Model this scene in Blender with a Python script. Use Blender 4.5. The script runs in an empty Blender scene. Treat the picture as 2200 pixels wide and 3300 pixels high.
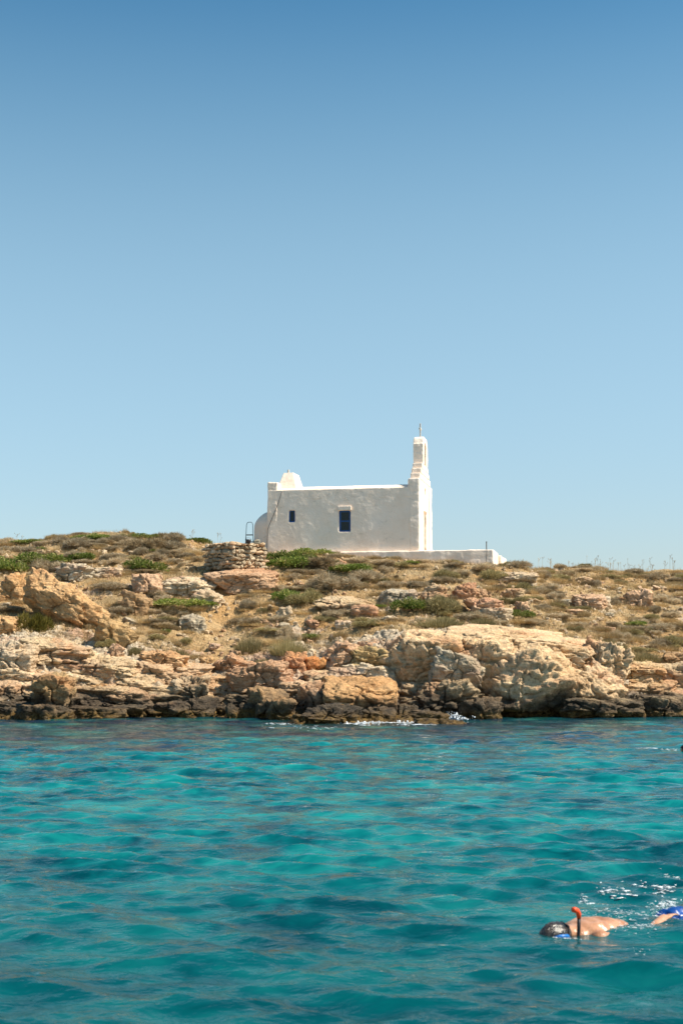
import bpy, bmesh, math, random
import numpy as np
from mathutils import Vector, Matrix, Euler

R = math.radians
sc = bpy.context.scene
C = sc.collection

# ---------------------------------------------------------------- camera
F = 4583.3                      # 50 mm lens on a 36 mm tall frame, in photograph pixels
CAM_H = 2.0
PITCH = math.atan(479.0 / F)
cam = bpy.data.cameras.new('camera')
cam.sensor_fit = 'VERTICAL'; cam.sensor_height = 36; cam.sensor_width = 24
cam.lens = 50; cam.clip_start = 0.1; cam.clip_end = 20000
cam.dof.use_dof = True; cam.dof.focus_distance = 60; cam.dof.aperture_fstop = 4.0
camo = bpy.data.objects.new('camera', cam); C.objects.link(camo)
camo.location = (0, 0, CAM_H); camo.rotation_euler = (math.pi / 2 + PITCH, 0, 0)
sc.camera = camo

# ---------------------------------------------------------------- light
SUN_AZ, SUN_EL = R(-12.6), R(52)    # azimuth measured from +X (right of the photo) towards +Y
to_sun = Vector((math.cos(SUN_EL) * math.cos(SUN_AZ), math.cos(SUN_EL) * math.sin(SUN_AZ), math.sin(SUN_EL)))
w = bpy.data.worlds.new('World'); sc.world = w; w.use_nodes = True
wn, wl = w.node_tree.nodes, w.node_tree.links
bg = wn['Background']
sky = wn.new('ShaderNodeTexSky'); sky.sky_type = 'NISHITA'; sky.sun_disc = False
sky.sun_elevation = SUN_EL; sky.sun_rotation = math.pi / 2 - SUN_AZ
sky.altitude = 0; sky.air_density = 1.0; sky.dust_density = 0.6; sky.ozone_density = 2.0
hs = wn.new('ShaderNodeHueSaturation'); hs.inputs['Hue'].default_value = 0.492; hs.inputs['Saturation'].default_value = 1.0
wl.new(sky.outputs[0], hs.inputs['Color'])
# clear Aegean air: the sky deepens faster with height than the model does, all the way round and up to the zenith
tc = wn.new('ShaderNodeTexCoord'); sx = wn.new('ShaderNodeSeparateXYZ'); wl.new(tc.outputs['Generated'], sx.inputs[0])
cr = wn.new('ShaderNodeValToRGB'); wl.new(sx.outputs[2], cr.inputs[0]); cr.color_ramp.interpolation = 'B_SPLINE'
_st = [(0.0, (.55, .56, .64)), (.12, (.73, .74, .72)), (.22, (.88, .88, .79)), (.31, (.84, .90, .80)), (.40, (.50, .72, .73)), (.48, (.18, .49, .62)), (1.0, (.18, .47, .60))]
while len(cr.color_ramp.elements) < len(_st): cr.color_ramp.elements.new(.5)
for e_, (p_, c_) in zip(cr.color_ramp.elements, _st): e_.position = p_; e_.color = (*c_, 1)
mm = wn.new('ShaderNodeMix'); mm.data_type = 'RGBA'; mm.blend_type = 'MULTIPLY'; mm.inputs[0].default_value = 1.0
wl.new(hs.outputs[0], mm.inputs[6]); wl.new(cr.outputs[0], mm.inputs[7]); wl.new(mm.outputs[2], bg.inputs['Color'])
bg.inputs['Strength'].default_value = 0.138
sun = bpy.data.lights.new('sun', 'SUN'); sun.energy = 5.0; sun.angle = R(0.5); sun.color = (1.0, 0.91, 0.77)
suno = bpy.data.objects.new('sun', sun); C.objects.link(suno)
suno.rotation_euler = (-to_sun).to_track_quat('-Z', 'Y').to_euler()
sc.view_settings.view_transform = 'Standard'; sc.view_settings.look = 'None'
sc.view_settings.exposure = 0.52; sc.view_settings.gamma = 1
sc.render.engine = 'CYCLES'
sc.cycles.use_denoising = True
sc.cycles.max_bounces = 6; sc.cycles.diffuse_bounces = 3; sc.cycles.transparent_max_bounces = 6

# ---------------------------------------------------------------- pixel helpers (photograph pixel + distance -> place)
cp, sp = math.cos(PITCH), math.sin(PITCH)
def ray(px, py):
    rx, ru = px - 1100.0, 1650.0 - py
    return Vector((rx, F * cp - ru * sp, F * sp + ru * cp))
def at(px, py, d):
    v = ray(px, py); v *= d / v.y
    return Vector((v.x, v.y, v.z + CAM_H))
def zpy(py, d):
    return at(1100, py, d).z

# ---------------------------------------------------------------- numpy noise
_rs = np.random.RandomState(11)
_perm = np.concatenate([_rs.permutation(256)] * 3).astype(np.int32)
_grad = _rs.normal(size=(256, 3)); _grad /= np.linalg.norm(_grad, axis=1)[:, None]
_rnd = _rs.rand(256, 3)
def _hash(i, j, k): return _perm[_perm[_perm[i & 255] + (j & 255)] + (k & 255)]
def perlin(P):
    P = np.asarray(P, float); i = np.floor(P).astype(np.int32); f = P - i
    u = f * f * f * (f * (f * 6 - 15) + 10)
    out = 0
    for dx in (0, 1):
        wx = u[:, 0] if dx else 1 - u[:, 0]
        for dy in (0, 1):
            wy = u[:, 1] if dy else 1 - u[:, 1]
            for dz in (0, 1):
                wz = u[:, 2] if dz else 1 - u[:, 2]
                g = _grad[_hash(i[:, 0] + dx, i[:, 1] + dy, i[:, 2] + dz)]
                out = out + wx * wy * wz * ((f[:, 0] - dx) * g[:, 0] + (f[:, 1] - dy) * g[:, 1] + (f[:, 2] - dz) * g[:, 2])
    return out * 1.6
def fbm(P, o=5, lac=2.03, gain=0.5):
    P = np.asarray(P, float); s = 0; a = 1.0
    for n in range(o):
        s = s + a * perlin(P + 17.3 * n); P = P * lac; a *= gain
    return s
def ridged(P, o=4):
    P = np.asarray(P, float); s = 0; a = 1.0
    for n in range(o):
        s = s + a * (1 - np.abs(perlin(P + 9.7 * n)) * 2); P = P * 2.1; a *= 0.5
    return s
def worley(P):
    P = np.asarray(P, float); i = np.floor(P).astype(np.int32)
    f1 = np.full(len(P), 9.0); f2 = f1.copy(); cid = np.zeros(len(P), np.int32); ctr = np.zeros_like(P)
    for dx in (-1, 0, 1):
        for dy in (-1, 0, 1):
            for dz in (-1, 0, 1):
                h = _hash(i[:, 0] + dx, i[:, 1] + dy, i[:, 2] + dz)
                q = i + np.array([dx, dy, dz]) + _rnd[h]
                d = ((P - q) ** 2).sum(1)
                m = d < f1
                f2 = np.where(m, f1, np.minimum(f2, d)); cid = np.where(m, h, cid); f1 = np.where(m, d, f1); ctr[m] = q[m]
    return np.sqrt(f1), np.sqrt(f2), _rnd[cid, 0], ((P - ctr) * _grad[(cid * 7 + 3) & 255]).sum(1)
def sstep(a, b, x):
    t = np.clip((x - a) / (b - a), 0, 1); return t * t * (3 - 2 * t)

# ---------------------------------------------------------------- node helpers
class NT:
    def __init__(s, name):
        s.m = bpy.data.materials.new(name); s.m.use_nodes = True
        s.n, s.l = s.m.node_tree.nodes, s.m.node_tree.links
        s.b = s.n['Principled BSDF']; s.out = s.n['Material Output']
        s.geo = s.n.new('ShaderNodeNewGeometry'); s.pos = s.geo.outputs['Position']
    def put(s, sock, v):
        if isinstance(v, bpy.types.NodeSocket): s.l.new(v, sock)
        elif v is not None:
            if sock.type == 'RGBA' and len(v) == 3: v = (*v, 1)
            sock.default_value = v
    def noise(s, scale, detail=4, rough=0.55, vec=None, dist=0.0):
        t = s.n.new('ShaderNodeTexNoise'); s.put(t.inputs['Vector'], vec or s.pos)
        t.inputs['Scale'].default_value = scale; t.inputs['Detail'].default_value = detail
        t.inputs['Roughness'].default_value = rough; t.inputs['Distortion'].default_value = dist
        return t.outputs['Fac']
    def voro(s, scale, feature='F1', vec=None):
        t = s.n.new('ShaderNodeTexVoronoi'); t.feature = feature; s.put(t.inputs['Vector'], vec or s.pos)
        t.inputs['Scale'].default_value = scale; return t.outputs['Distance']
    def scale(s, v, xyz):
        t = s.n.new('ShaderNodeMapping'); s.put(t.inputs['Vector'], v); t.inputs['Scale'].default_value = xyz
        return t.outputs['Vector']
    def math(s, op, a, b=None, clamp=False):
        t = s.n.new('ShaderNodeMath'); t.operation = op; t.use_clamp = clamp
        s.put(t.inputs[0], a); s.put(t.inputs[1], b); return t.outputs[0]
    def rng(s, v, a, b, c=0.0, d=1.0):
        t = s.n.new('ShaderNodeMapRange'); t.interpolation_type = 'SMOOTHSTEP'; s.put(t.inputs['Value'], v)
        for k, x in zip(('From Min', 'From Max', 'To Min', 'To Max'), (a, b, c, d)): t.inputs[k].default_value = x
        return t.outputs['Result']
    def mix(s, f, a, b, blend='MIX'):
        t = s.n.new('ShaderNodeMix'); t.data_type = 'RGBA'; t.blend_type = blend
        s.put(t.inputs['Factor'], f); s.put(t.inputs['A'], a); s.put(t.inputs['B'], b) if False else None
        s.put(t.inputs[6], a); s.put(t.inputs[7], b); return t.outputs[2]
    def ramp(s, v, stops):
        t = s.n.new('ShaderNodeValToRGB'); s.put(t.inputs[0], v); e = t.color_ramp.elements
        while len(e) < len(stops): e.new(0.5)
        for x, (p, c) in zip(e, stops): x.position = p; x.color = (*c, 1)
        return t.outputs['Color']
    def attr(s, name):
        t = s.n.new('ShaderNodeAttribute'); t.attribute_name = name; return t.outputs['Fac']
    def sep(s, v):
        t = s.n.new('ShaderNodeSeparateXYZ'); s.put(t.inputs[0], v); return t.outputs
    def bump(s, h, strength=0.5, dist=0.05, normal=None):
        t = s.n.new('ShaderNodeBump'); s.put(t.inputs['Height'], h); t.inputs['Strength'].default_value = strength
        t.inputs['Distance'].default_value = dist
        if normal: s.put(t.inputs['Normal'], normal)
        return t.outputs['Normal']
    def done(s, color, rough=0.9, normal=None, spec=0.3, metal=0.0):
        s.put(s.b.inputs['Base Color'], color); s.put(s.b.inputs['Roughness'], rough)
        s.put(s.b.inputs['Specular IOR Level'], spec); s.put(s.b.inputs['Metallic'], metal)
        if normal: s.put(s.b.inputs['Normal'], normal)
        return s.m

def simple(name, col, rough=0.6, var=0.25, scale=8.0, spec=0.4, metal=0.0):
    t = NT(name); n = t.noise(scale, 5)
    c = t.mix(n, tuple(x * (1 - var) for x in col), tuple(min(1, x * (1 + var)) for x in col))
    return t.done(c, rough, t.bump(t.noise(scale * 4, 3), 0.15, 0.01), spec, metal)

# ---------------------------------------------------------------- materials
def rock_colour(t, tint):
    """limestone: cream to buff with pink and rust stains, tide zone black above a golden weed band"""
    p = t.pos
    big = t.noise(0.55, 6, 0.6, dist=0.4)
    col = t.ramp(big, [(0.28, (0.46, 0.335, 0.215)), (0.42, (0.60, 0.465, 0.315)), (0.55, (0.68, 0.555, 0.395)), (0.72, (0.72, 0.61, 0.47))])
    pink = t.rng(t.noise(0.38, 4, 0.6, t.scale(p, (1, 1, 1.6)), 0.8), 0.50, 0.66)
    col = t.mix(t.math('MULTIPLY', pink, 0.45), col, (0.54, 0.26, 0.16))
    rust = t.rng(t.noise(0.8, 5, 0.65, t.scale(p, (1.3, 1.3, 0.9)), 0.5), 0.57, 0.70)
    col = t.mix(t.math('MULTIPLY', rust, 0.42), col, (0.52, 0.29, 0.11))
    grey = t.rng(t.noise(1.7, 7, 0.7), 0.53, 0.68)
    col = t.mix(t.math('MULTIPLY', grey, 0.35), col, (0.30, 0.26, 0.205))
    band = t.noise(1.4, 6, 0.65, t.scale(p, (0.5, 0.5, 5.0)), 0.6)
    col = t.mix(0.55, col, t.ramp(band, [(0.3, (0.55, 0.5, 0.46)), (0.5, (1, 1, 1)), (0.7, (1.25, 1.2, 1.12))]), 'MULTIPLY')
    speck = t.noise(14, 6, 0.7)
    col = t.mix(0.6, col, t.ramp(speck, [(0.33, (0.5, 0.45, 0.4)), (0.5, (1, 1, 1)), (0.7, (1.2, 1.2, 1.18))]), 'MULTIPLY')
    pit = t.noise(5.5, 7, 0.72, dist=0.6)  # shade of small pits painted into the colour
    col = t.mix(0.38, col, t.ramp(pit, [(0.34, (0.42, 0.36, 0.30)), (0.45, (0.97, 0.96, 0.94)), (0.7, (1.15, 1.15, 1.15))]), 'MULTIPLY')
    col = t.mix(1.0, col, tint, 'MULTIPLY')
    z = t.sep(p)[2]
    wob = t.math('MULTIPLY', t.math('SUBTRACT', t.noise(0.5, 6, 0.62, dist=0.5), 0.5), 2.3)
    zz = t.math('ADD', z, wob)
    black = t.rng(zz, 0.38, 1.05, 1.0, 0.0)
    bcol = t.ramp(t.noise(2.6, 6, 0.7), [(0.30, (0.018, 0.015, 0.012)), (0.50, (0.055, 0.043, 0.030)), (0.68, (0.17, 0.125, 0.08))])
    col = t.mix(t.math('MULTIPLY', black, 0.93), col, bcol)
    z2 = t.math('ADD', z, t.math('MULTIPLY', t.math('SUBTRACT', t.noise(1.1, 4), 0.5), 0.5))
    gold = t.rng(z2, 0.12, 0.36, 1.0, 0.0)
    gcol = t.ramp(t.noise(5, 6, 0.7), [(0.35, (0.045, 0.027, 0.008)), (0.55, (0.17, 0.098, 0.026)), (0.75, (0.33, 0.21, 0.07))])
    col = t.mix(gold, col, gcol)
    rough = t.math('SUBTRACT', 0.92, t.math('MULTIPLY', gold, 0.5))
    return col, rough
def rock_bump(t):
    h1 = t.noise(5, 9, 0.68, dist=0.3)
    h2 = t.noise(2.2, 8, 0.65, t.scale(t.pos, (0.7, 0.7, 4.0)), 0.7)
    h3 = t.voro(7)
    h = t.math('ADD', t.math('ADD', h1, h2), t.math('MULTIPLY', h3, 0.35))
    return t.bump(h, 1.0, 0.15)

def mk_rock():
    t = NT('limestone'); oi = t.n.new('ShaderNodeObjectInfo')
    col, rough = rock_colour(t, oi.outputs['Color'])
    return t.done(col, rough, rock_bump(t), 0.3)
def mk_terrain():
    t = NT('island_ground')
    col, rough = rock_colour(t, (1, 1, 1))
    soil = t.ramp(t.noise(1.3, 8, 0.68), [(0.3, (0.32, 0.185, 0.08)), (0.45, (0.48, 0.31, 0.145)), (0.6, (0.58, 0.405, 0.21)), (0.75, (0.66, 0.52, 0.33))])
    orange = t.rng(t.noise(0.35, 4), 0.48, 0.62)
    soil = t.mix(t.math('MULTIPLY', orange, 0.5), soil, (0.54, 0.30, 0.11))
    lit = t.noise(16, 6, 0.75)
    soil = t.mix(0.7, soil, t.ramp(lit, [(0.32, (0.45, 0.4, 0.36)), (0.5, (1, 1, 1)), (0.7, (1.25, 1.25, 1.25))]), 'MULTIPLY')
    dead = t.rng(t.noise(0.9, 6, 0.7), 0.47, 0.58)
    dead = t.math('MULTIPLY', dead, t.math('SUBTRACT', 1.0, t.attr('path')))
    soil = t.mix(t.math('MULTIPLY', dead, 0.55), soil, (0.30, 0.24, 0.14))
    f = t.math('ADD', t.attr('rock'), t.math('MULTIPLY', t.math('SUBTRACT', t.noise(1.1, 6, 0.65), 0.5), 0.9))
    f = t.rng(f, 0.42, 0.58)
    return t.done(t.mix(f, soil, col), rough, rock_bump(t), 0.25)
M = {}
M['rock'] = mk_rock(); M['terrain'] = mk_terrain()

def mk_plaster():
    t = NT('whitewash')
    n = t.noise(0.9, 6, 0.6)
    c = t.ramp(n, [(0.3, (0.90, 0.72, 0.565)), (0.5, (0.95, 0.78, 0.63)), (0.7, (0.95, 0.81, 0.68))])
    patch = t.rng(t.noise(2.6, 6, 0.7, t.scale(t.pos, (1, 1, 2.2)), 0.6), 0.57, 0.68)
    c = t.mix(t.math('MULTIPLY', patch, 0.45), c, (0.62, 0.50, 0.38))
    sp_ = t.rng(t.noise(7, 5, 0.7), 0.66, 0.75)
    c = t.mix(t.math('MULTIPLY', sp_, 0.4), c, (0.45, 0.38, 0.31))
    h = t.math('ADD', t.noise(3, 7, 0.6), t.math('MULTIPLY', t.noise(14, 5, 0.6), 0.35))
    return t.done(c, 0.95, t.bump(h, 0.6, 0.045), 0.15)
M['plaster'] = mk_plaster()
M['blue'] = simple('blue_paint', (0.012, 0.075, 0.24), 0.5, 0.35, 12)
M['shutter'] = simple('weathered_shutter', (0.035, 0.045, 0.045), 0.6, 0.4, 20)
M['marble'] = simple('grey_marble', (0.55, 0.52, 0.46), 0.7, 0.2, 20)
M['cable'] = simple('dark_cable', (0.05, 0.05, 0.055), 0.6)
M['ladder'] = simple('blue_grey_metal', (0.045, 0.085, 0.11), 0.45, 0.3, 30, 0.5)
M['rubber'] = simple('black_rubber', (0.012, 0.012, 0.014), 0.45, 0.3, 30)
M['wood'] = simple('grey_wood', (0.13, 0.10, 0.07), 0.85, 0.4, 25)
M['door'] = simple('door_paint', (0.30, 0.24, 0.18), 0.7, 0.2, 12)
M['orange'] = simple('orange_plastic', (0.85, 0.075, 0.008), 0.35, 0.1, 20, 0.5)
M['bluefab'] = simple('wet_blue_cloth', (0.006, 0.06, 0.26), 0.35, 0.35, 14, 0.5)
M['bluestrap'] = simple('blue_rubber', (0.01, 0.16, 0.50), 0.35, 0.2, 20, 0.5)
M['foam'] = simple('sea_foam', (0.82, 0.85, 0.86), 0.35, 0.05, 30, 0.5)
M['bucket'] = simple('dark_bucket', (0.03, 0.03, 0.035), 0.5)

def mk_skin():
    t = NT('skin'); n = t.noise(9, 6, 0.65)
    c = t.ramp(n, [(0.3, (0.34, 0.145, 0.07)), (0.5, (0.48, 0.235, 0.125)), (0.72, (0.60, 0.33, 0.20))])
    drops = t.voro(55)
    return t.done(c, 0.32, t.bump(t.math('ADD', t.noise(60, 3), drops), 0.35, 0.006), 0.5)
M['skin'] = mk_skin()
def mk_hair(name, a, b):
    t = NT(name); v = t.scale(t.n.new('ShaderNodeTexCoord').outputs['Object'], (4, 34, 16))
    n = t.noise(3, 6, 0.6, v)
    return t.done(t.ramp(n, [(0.35, a), (0.7, b)]), 0.24, t.bump(n, 0.6, 0.012), 0.7)
M['hair'] = mk_hair('wet_dark_hair', (0.006, 0.0045, 0.003), (0.085, 0.062, 0.045))  # paler strands put wet glints into the hair colour
M['hair2'] = mk_hair('black_wet_hair', (0.006, 0.004, 0.003), (0.03, 0.02, 0.014))

def mk_plant(name, stops, trans=0.2, rough=0.8, varhue=0.25):
    t = NT(name); oi = t.n.new('ShaderNodeObjectInfo')
    c = t.ramp(t.attr('tint'), stops)
    br = t.rng(oi.outputs['Random'], 0, 1, 1 - varhue, 1 + varhue)
    comb = t.n.new('ShaderNodeCombineColor')
    for k in range(3): t.put(comb.inputs[k], br)
    c = t.mix(1.0, c, comb.outputs[0], 'MULTIPLY')
    m = t.done(c, rough, None, 0.2)
    if trans:
        tr = t.n.new('ShaderNodeBsdfTranslucent'); t.put(tr.inputs['Color'], c)
        ms = t.n.new('ShaderNodeMixShader'); ms.inputs[0].default_value = trans
        t.l.new(t.b.outputs[0], ms.inputs[1]); t.l.new(tr.outputs[0], ms.inputs[2]); t.l.new(ms.outputs[0], t.out.inputs[0])
    return m
M['dry'] = mk_plant('dry_twigs', [(0.0, (0.22, 0.155, 0.09)), (0.4, (0.46, 0.355, 0.215)), (0.75, (0.60, 0.49, 0.33)), (1.0, (0.72, 0.61, 0.42))])
M['brown'] = mk_plant('brown_twigs', [(0.0, (0.14, 0.09, 0.05)), (0.5, (0.33, 0.235, 0.125)), (1.0, (0.50, 0.39, 0.23))])
M['olive'] = mk_plant('olive_blades', [(0.0, (0.16, 0.13, 0.05)), (0.5, (0.34, 0.28, 0.125)), (1.0, (0.54, 0.44, 0.23))], 0.25)
M['green'] = mk_plant('green_leaves', [(0.0, (0.07, 0.12, 0.016)), (0.45, (0.17, 0.22, 0.042)), (0.70, (0.29, 0.31, 0.07)), (1.0, (0.50, 0.42, 0.20))], 0.3)
M['yellow'] = mk_plant('yellow_green_leaves', [(0.0, (0.06, 0.06, 0.01)), (0.5, (0.15, 0.125, 0.02)), (1.0, (0.27, 0.21, 0.05))], 0.25)
M['straw'] = mk_plant('straw_blades', [(0.0, (0.28, 0.17, 0.06)), (0.5, (0.50, 0.35, 0.16)), (1.0, (0.66, 0.52, 0.30))], 0.25)

# ---------------------------------------------------------------- object helpers
def tag(o, label=None, cat=None, group=None, kind=None):
    if label: o['label'] = label
    if cat: o['category'] = cat
    if group: o['group'] = group
    if kind: o['kind'] = kind
    return o
def link(name, me, mat=None, parent=None, loc=(0, 0, 0), rot=(0, 0, 0), scale=(1, 1, 1)):
    o = bpy.data.objects.new(name, me); C.objects.link(o)
    if mat is not None and me is not None and not me.materials: me.materials.append(mat)
    o.parent = parent; o.location = loc; o.rotation_euler = rot; o.scale = scale
    return o
def empty(name, loc=(0, 0, 0), rz=0.0):
    o = bpy.data.objects.new(name, None); C.objects.link(o); o.location = loc; o.rotation_euler = (0, 0, rz)
    o.empty_display_size = 0.2
    return o
def np_mesh(name, V, Fc, smooth=True, attrs=None, loops=None):
    """V (n,3), Fc (m,k) integer faces of one size"""
    V = np.asarray(V, np.float32); Fc = np.asarray(Fc, np.int32)
    me = bpy.data.meshes.new(name); me.vertices.add(len(V)); me.vertices.foreach_set('co', V.ravel())
    k = Fc.shape[1]
    me.loops.add(Fc.size); me.loops.foreach_set('vertex_index', Fc.ravel())
    me.polygons.add(len(Fc)); me.polygons.foreach_set('loop_start', np.arange(0, Fc.size, k, dtype=np.int32))
    try: me.polygons.foreach_set('loop_total', np.full(len(Fc), k, np.int32))
    except Exception: pass
    me.polygons.foreach_set('use_smooth', np.full(len(Fc), smooth, bool))
    for nm, a in (attrs or {}).items():
        at_ = me.attributes.new(nm, 'FLOAT', 'POINT'); at_.data.foreach_set('value', np.asarray(a, np.float32))
    me.update(calc_edges=True); return me
def bm_mesh(name, bm, smooth=False):
    me = bpy.data.meshes.new(name); bm.to_mesh(me); bm.free()
    if smooth: me.polygons.foreach_set('use_smooth', np.ones(len(me.polygons), bool))
    return me
def box(bm, x0, x1, y0, y1, z0, z1):
    vs = [bm.verts.new((x, y, z)) for z in (z0, z1) for y in (y0, y1) for x in (x0, x1)]
    for f in ((0, 2, 3, 1), (4, 5, 7, 6), (0, 1, 5, 4), (2, 6, 7, 3), (0, 4, 6, 2), (1, 3, 7, 5)):
        bm.faces.new([vs[i] for i in f])
    return vs
def tube(bm, pts, radii, seg=8, caps=True):
    pts = [Vector(p) for p in pts]
    if not hasattr(radii, '__len__'): radii = [radii] * len(pts)
    rings = []; up = Vector((0.13, 0.31, 0.94)).normalized()
    for i, p in enumerate(pts):
        d = (pts[min(i + 1, len(pts) - 1)] - pts[max(i - 1, 0)]).normalized()
        a = d.cross(up)
        if a.length < 1e-3: a = d.cross(Vector((1, 0, 0)))
        a.normalize(); b = d.cross(a)
        rings.append([bm.verts.new(p + (a * math.cos(t) + b * math.sin(t)) * radii[i]) for t in [2 * math.pi * k / seg for k in range(seg)]])
    for r0, r1 in zip(rings, rings[1:]):
        for k in range(seg): bm.faces.new((r0[k], r0[(k + 1) % seg], r1[(k + 1) % seg], r1[k]))
    if caps: bm.faces.new(rings[0][::-1]); bm.faces.new(rings[-1])
def ellipsoid(bm, c, r, rot=(0, 0, 0), sub=3):
    m = Matrix.LocRotScale(Vector(c), Euler(rot), Vector(r))
    bmesh.ops.create_icosphere(bm, subdivisions=sub, radius=1.0, matrix=m)
def mesh_np(me):
    V = np.empty(len(me.vertices) * 3, np.float32); me.vertices.foreach_get('co', V); return V.reshape(-1, 3).astype(float)
def normals_np(me):
    N = np.empty(len(me.vertices) * 3, np.float32); me.vertices.foreach_get('normal', N); return N.reshape(-1, 3).astype(float)
def remeshed(bm, voxel, smooth_it=3, smooth_f=0.5):
    bmesh.ops.recalc_face_normals(bm, faces=bm.faces)
    me = bm_mesh('tmp', bm); o = bpy.data.objects.new('tmp', me); C.objects.link(o)
    m = o.modifiers.new('r', 'REMESH'); m.mode = 'VOXEL'; m.voxel_size = voxel
    if smooth_it:
        s = o.modifiers.new('s', 'SMOOTH'); s.iterations = smooth_it; s.factor = smooth_f
    dg = bpy.context.evaluated_depsgraph_get(); dg.update()
    res = bpy.data.meshes.new_from_object(o.evaluated_get(dg))
    bpy.data.objects.remove(o); bpy.data.meshes.remove(me)
    res.polygons.foreach_set('use_smooth', np.ones(len(res.polygons), bool))
    return res
def organic(name, bm, mat, parent, voxel=0.045, amp=0.02, freq=1.1, seed=0.0, sm=3):
    me = remeshed(bm, voxel, sm); me.name = name
    V, N = mesh_np(me), normals_np(me)
    d = amp * (fbm(V * freq + seed, 3) + 0.35 * fbm(V * freq * 5 + seed + 5, 3))
    V = V + N * d[:, None]
    me.vertices.foreach_set('co', V.astype(np.float32).ravel()); me.update()
    return link(name, me, mat, parent)

# ---------------------------------------------------------------- island ground
# profiles: photograph column -> (distance, height) from the sea floor up to the crest and down the far side
def prof(pts, tail):
    out = []
    for a, b in pts: out.append((b, zpy(a, b)) if a > 100 else (b, a))
    return out + tail
P_ = {
    -900: prof([(-3.5, 30), (-1.6, 45), (0.0, 49), (0.9, 50.5), (2.3, 53), (3.2, 56), (4.5, 60), (6.2, 66)], [(71, 7.6), (80, 7.4), (110, 3), (140, -2)]),
    0: prof([(-3.5, 30), (-1.4, 46), (0.0, 49.4), (0.35, 50.0), (2215, 51.2), (2130, 52.6), (2060, 54.2), (2034, 56), (1960, 58.8), (1860, 63), (1800, 67)], [(72, 7.95), (80, 7.4), (110, 3), (140, -2)]),
    350: prof([(-3.5, 30), (-1.4, 47.5), (0.0, 50.8), (0.4, 51.2), (2190, 52.5), (2110, 54), (2070, 56), (1985, 59), (1885, 62), (1805, 66)], [(71, 8.4), (80, 7.5), (110, 3), (140, -2)]),
    700: prof([(-3.5, 30), (-1.3, 49), (0.0, 51.8), (0.45, 52.3), (2205, 53.4), (2150, 55), (2085, 57), (1985, 60), (1875, 63), (1805, 66)], [(70, 7.7), (80, 7.3), (110, 3), (140, -2)]),
    1000: prof([(-3.5, 30), (-1.6, 42), (-0.1, 45.5), (0.12, 48), (0.45, 50.5), (2215, 52), (2170, 53.3), (2105, 55), (2055, 57), (1965, 60), (1865, 63.5), (1795, 67)], [(70, 7.25), (80, 7.1), (110, 3), (140, -2)]),
    1300: prof([(-3.5, 30), (-1.6, 42), (-0.1, 45.5), (0.10, 48), (0.4, 50.8), (2180, 52.5), (2100, 53.8), (2035, 55), (1995, 58), (1945, 60.5), (1875, 64), (1803, 67)], [(70, 7.1), (80, 7.0), (110, 3), (140, -2)]),
    1600: prof([(-3.5, 30), (-1.3, 48), (0.0, 51.5), (0.6, 52.4), (2160, 53.6), (2050, 55.2), (2015, 58), (1935, 61), (1875, 64), (1832, 66.3)], [(70, 6.6), (80, 6.6), (110, 3), (140, -2)]),
    1900: prof([(-3.5, 30), (-1.3, 48), (0.0, 51.2), (0.5, 52), (2180, 53.2), (2090, 55), (2055, 57), (2000, 60), (1925, 64), (1865, 68)], [(72, 6.55), (80, 6.5), (110, 3), (140, -2)]),
    2200: prof([(-3.5, 30), (-1.3, 49.5), (0.0, 52.4), (0.45, 53.2), (2185, 55), (2125, 57.5), (2065, 60), (1985, 63), (1905, 67)], [(73, 6.6), (80, 6.5), (110, 3), (140, -2)]),
    3100: prof([(-3.5, 30), (-1.3, 49), (0.0, 52.2), (0.6, 53.2), (1.6, 55.5), (2.6, 59), (4.0, 64), (5.4, 68)], [(73, 6.3), (80, 6.2), (110, 3), (140, -2)]),
}
_cols = sorted(P_); YS = np.linspace(20, 150, 2601)
_tab = []
for c_ in _cols:
    a = np.array(sorted(P_[c_])); z = np.interp(YS, a[:, 0], a[:, 1], left=-3.6, right=-2)
    k = np.ones(13) / 13; zp = np.convolve(np.pad(z, 6, 'edge'), k, 'valid'); _tab.append(zp)
_tab = np.array(_tab)
def base_h(x, y):
    x = np.asarray(x, float); y = np.asarray(y, float)
    t = 1100 + x / np.maximum(y, 1) * F
    ci = np.clip(np.interp(t, _cols, np.arange(len(_cols))), 0, len(_cols) - 1.0001)
    i = ci.astype(int); f = ci - i; f = f * f * (3 - 2 * f) * 0.6 + f * 0.4
    yi = np.clip((y - 20) / 0.05, 0, len(YS) - 1.001); j = yi.astype(int); g = yi - j
    def s(ii): return _tab[ii, j] * (1 - g) + _tab[ii, j + 1] * g
    z = s(i) * (1 - f) + s(i + 1) * f
    end = sstep(45, 75, np.abs(x)) * 9
    return z - end

CH_ROT = R(-11.6)                # chapel axis
CORNER = at(1351, 1772, 68.0)    # near corner of the chapel front
FLOOR = CORNER.z
uR = Vector((math.cos(CH_ROT), math.sin(CH_ROT), 0)); uB = Vector((-math.sin(CH_ROT), math.cos(CH_ROT), 0))
def chap(x, y): return (x - CORNER.x) * uR.x + (y - CORNER.y) * uR.y, (x - CORNER.x) * uB.x + (y - CORNER.y) * uB.y
PATH = [(735, 1838), (700, 1905), (735, 1960), (690, 2010), (735, 2075), (690, 2120)]

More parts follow.
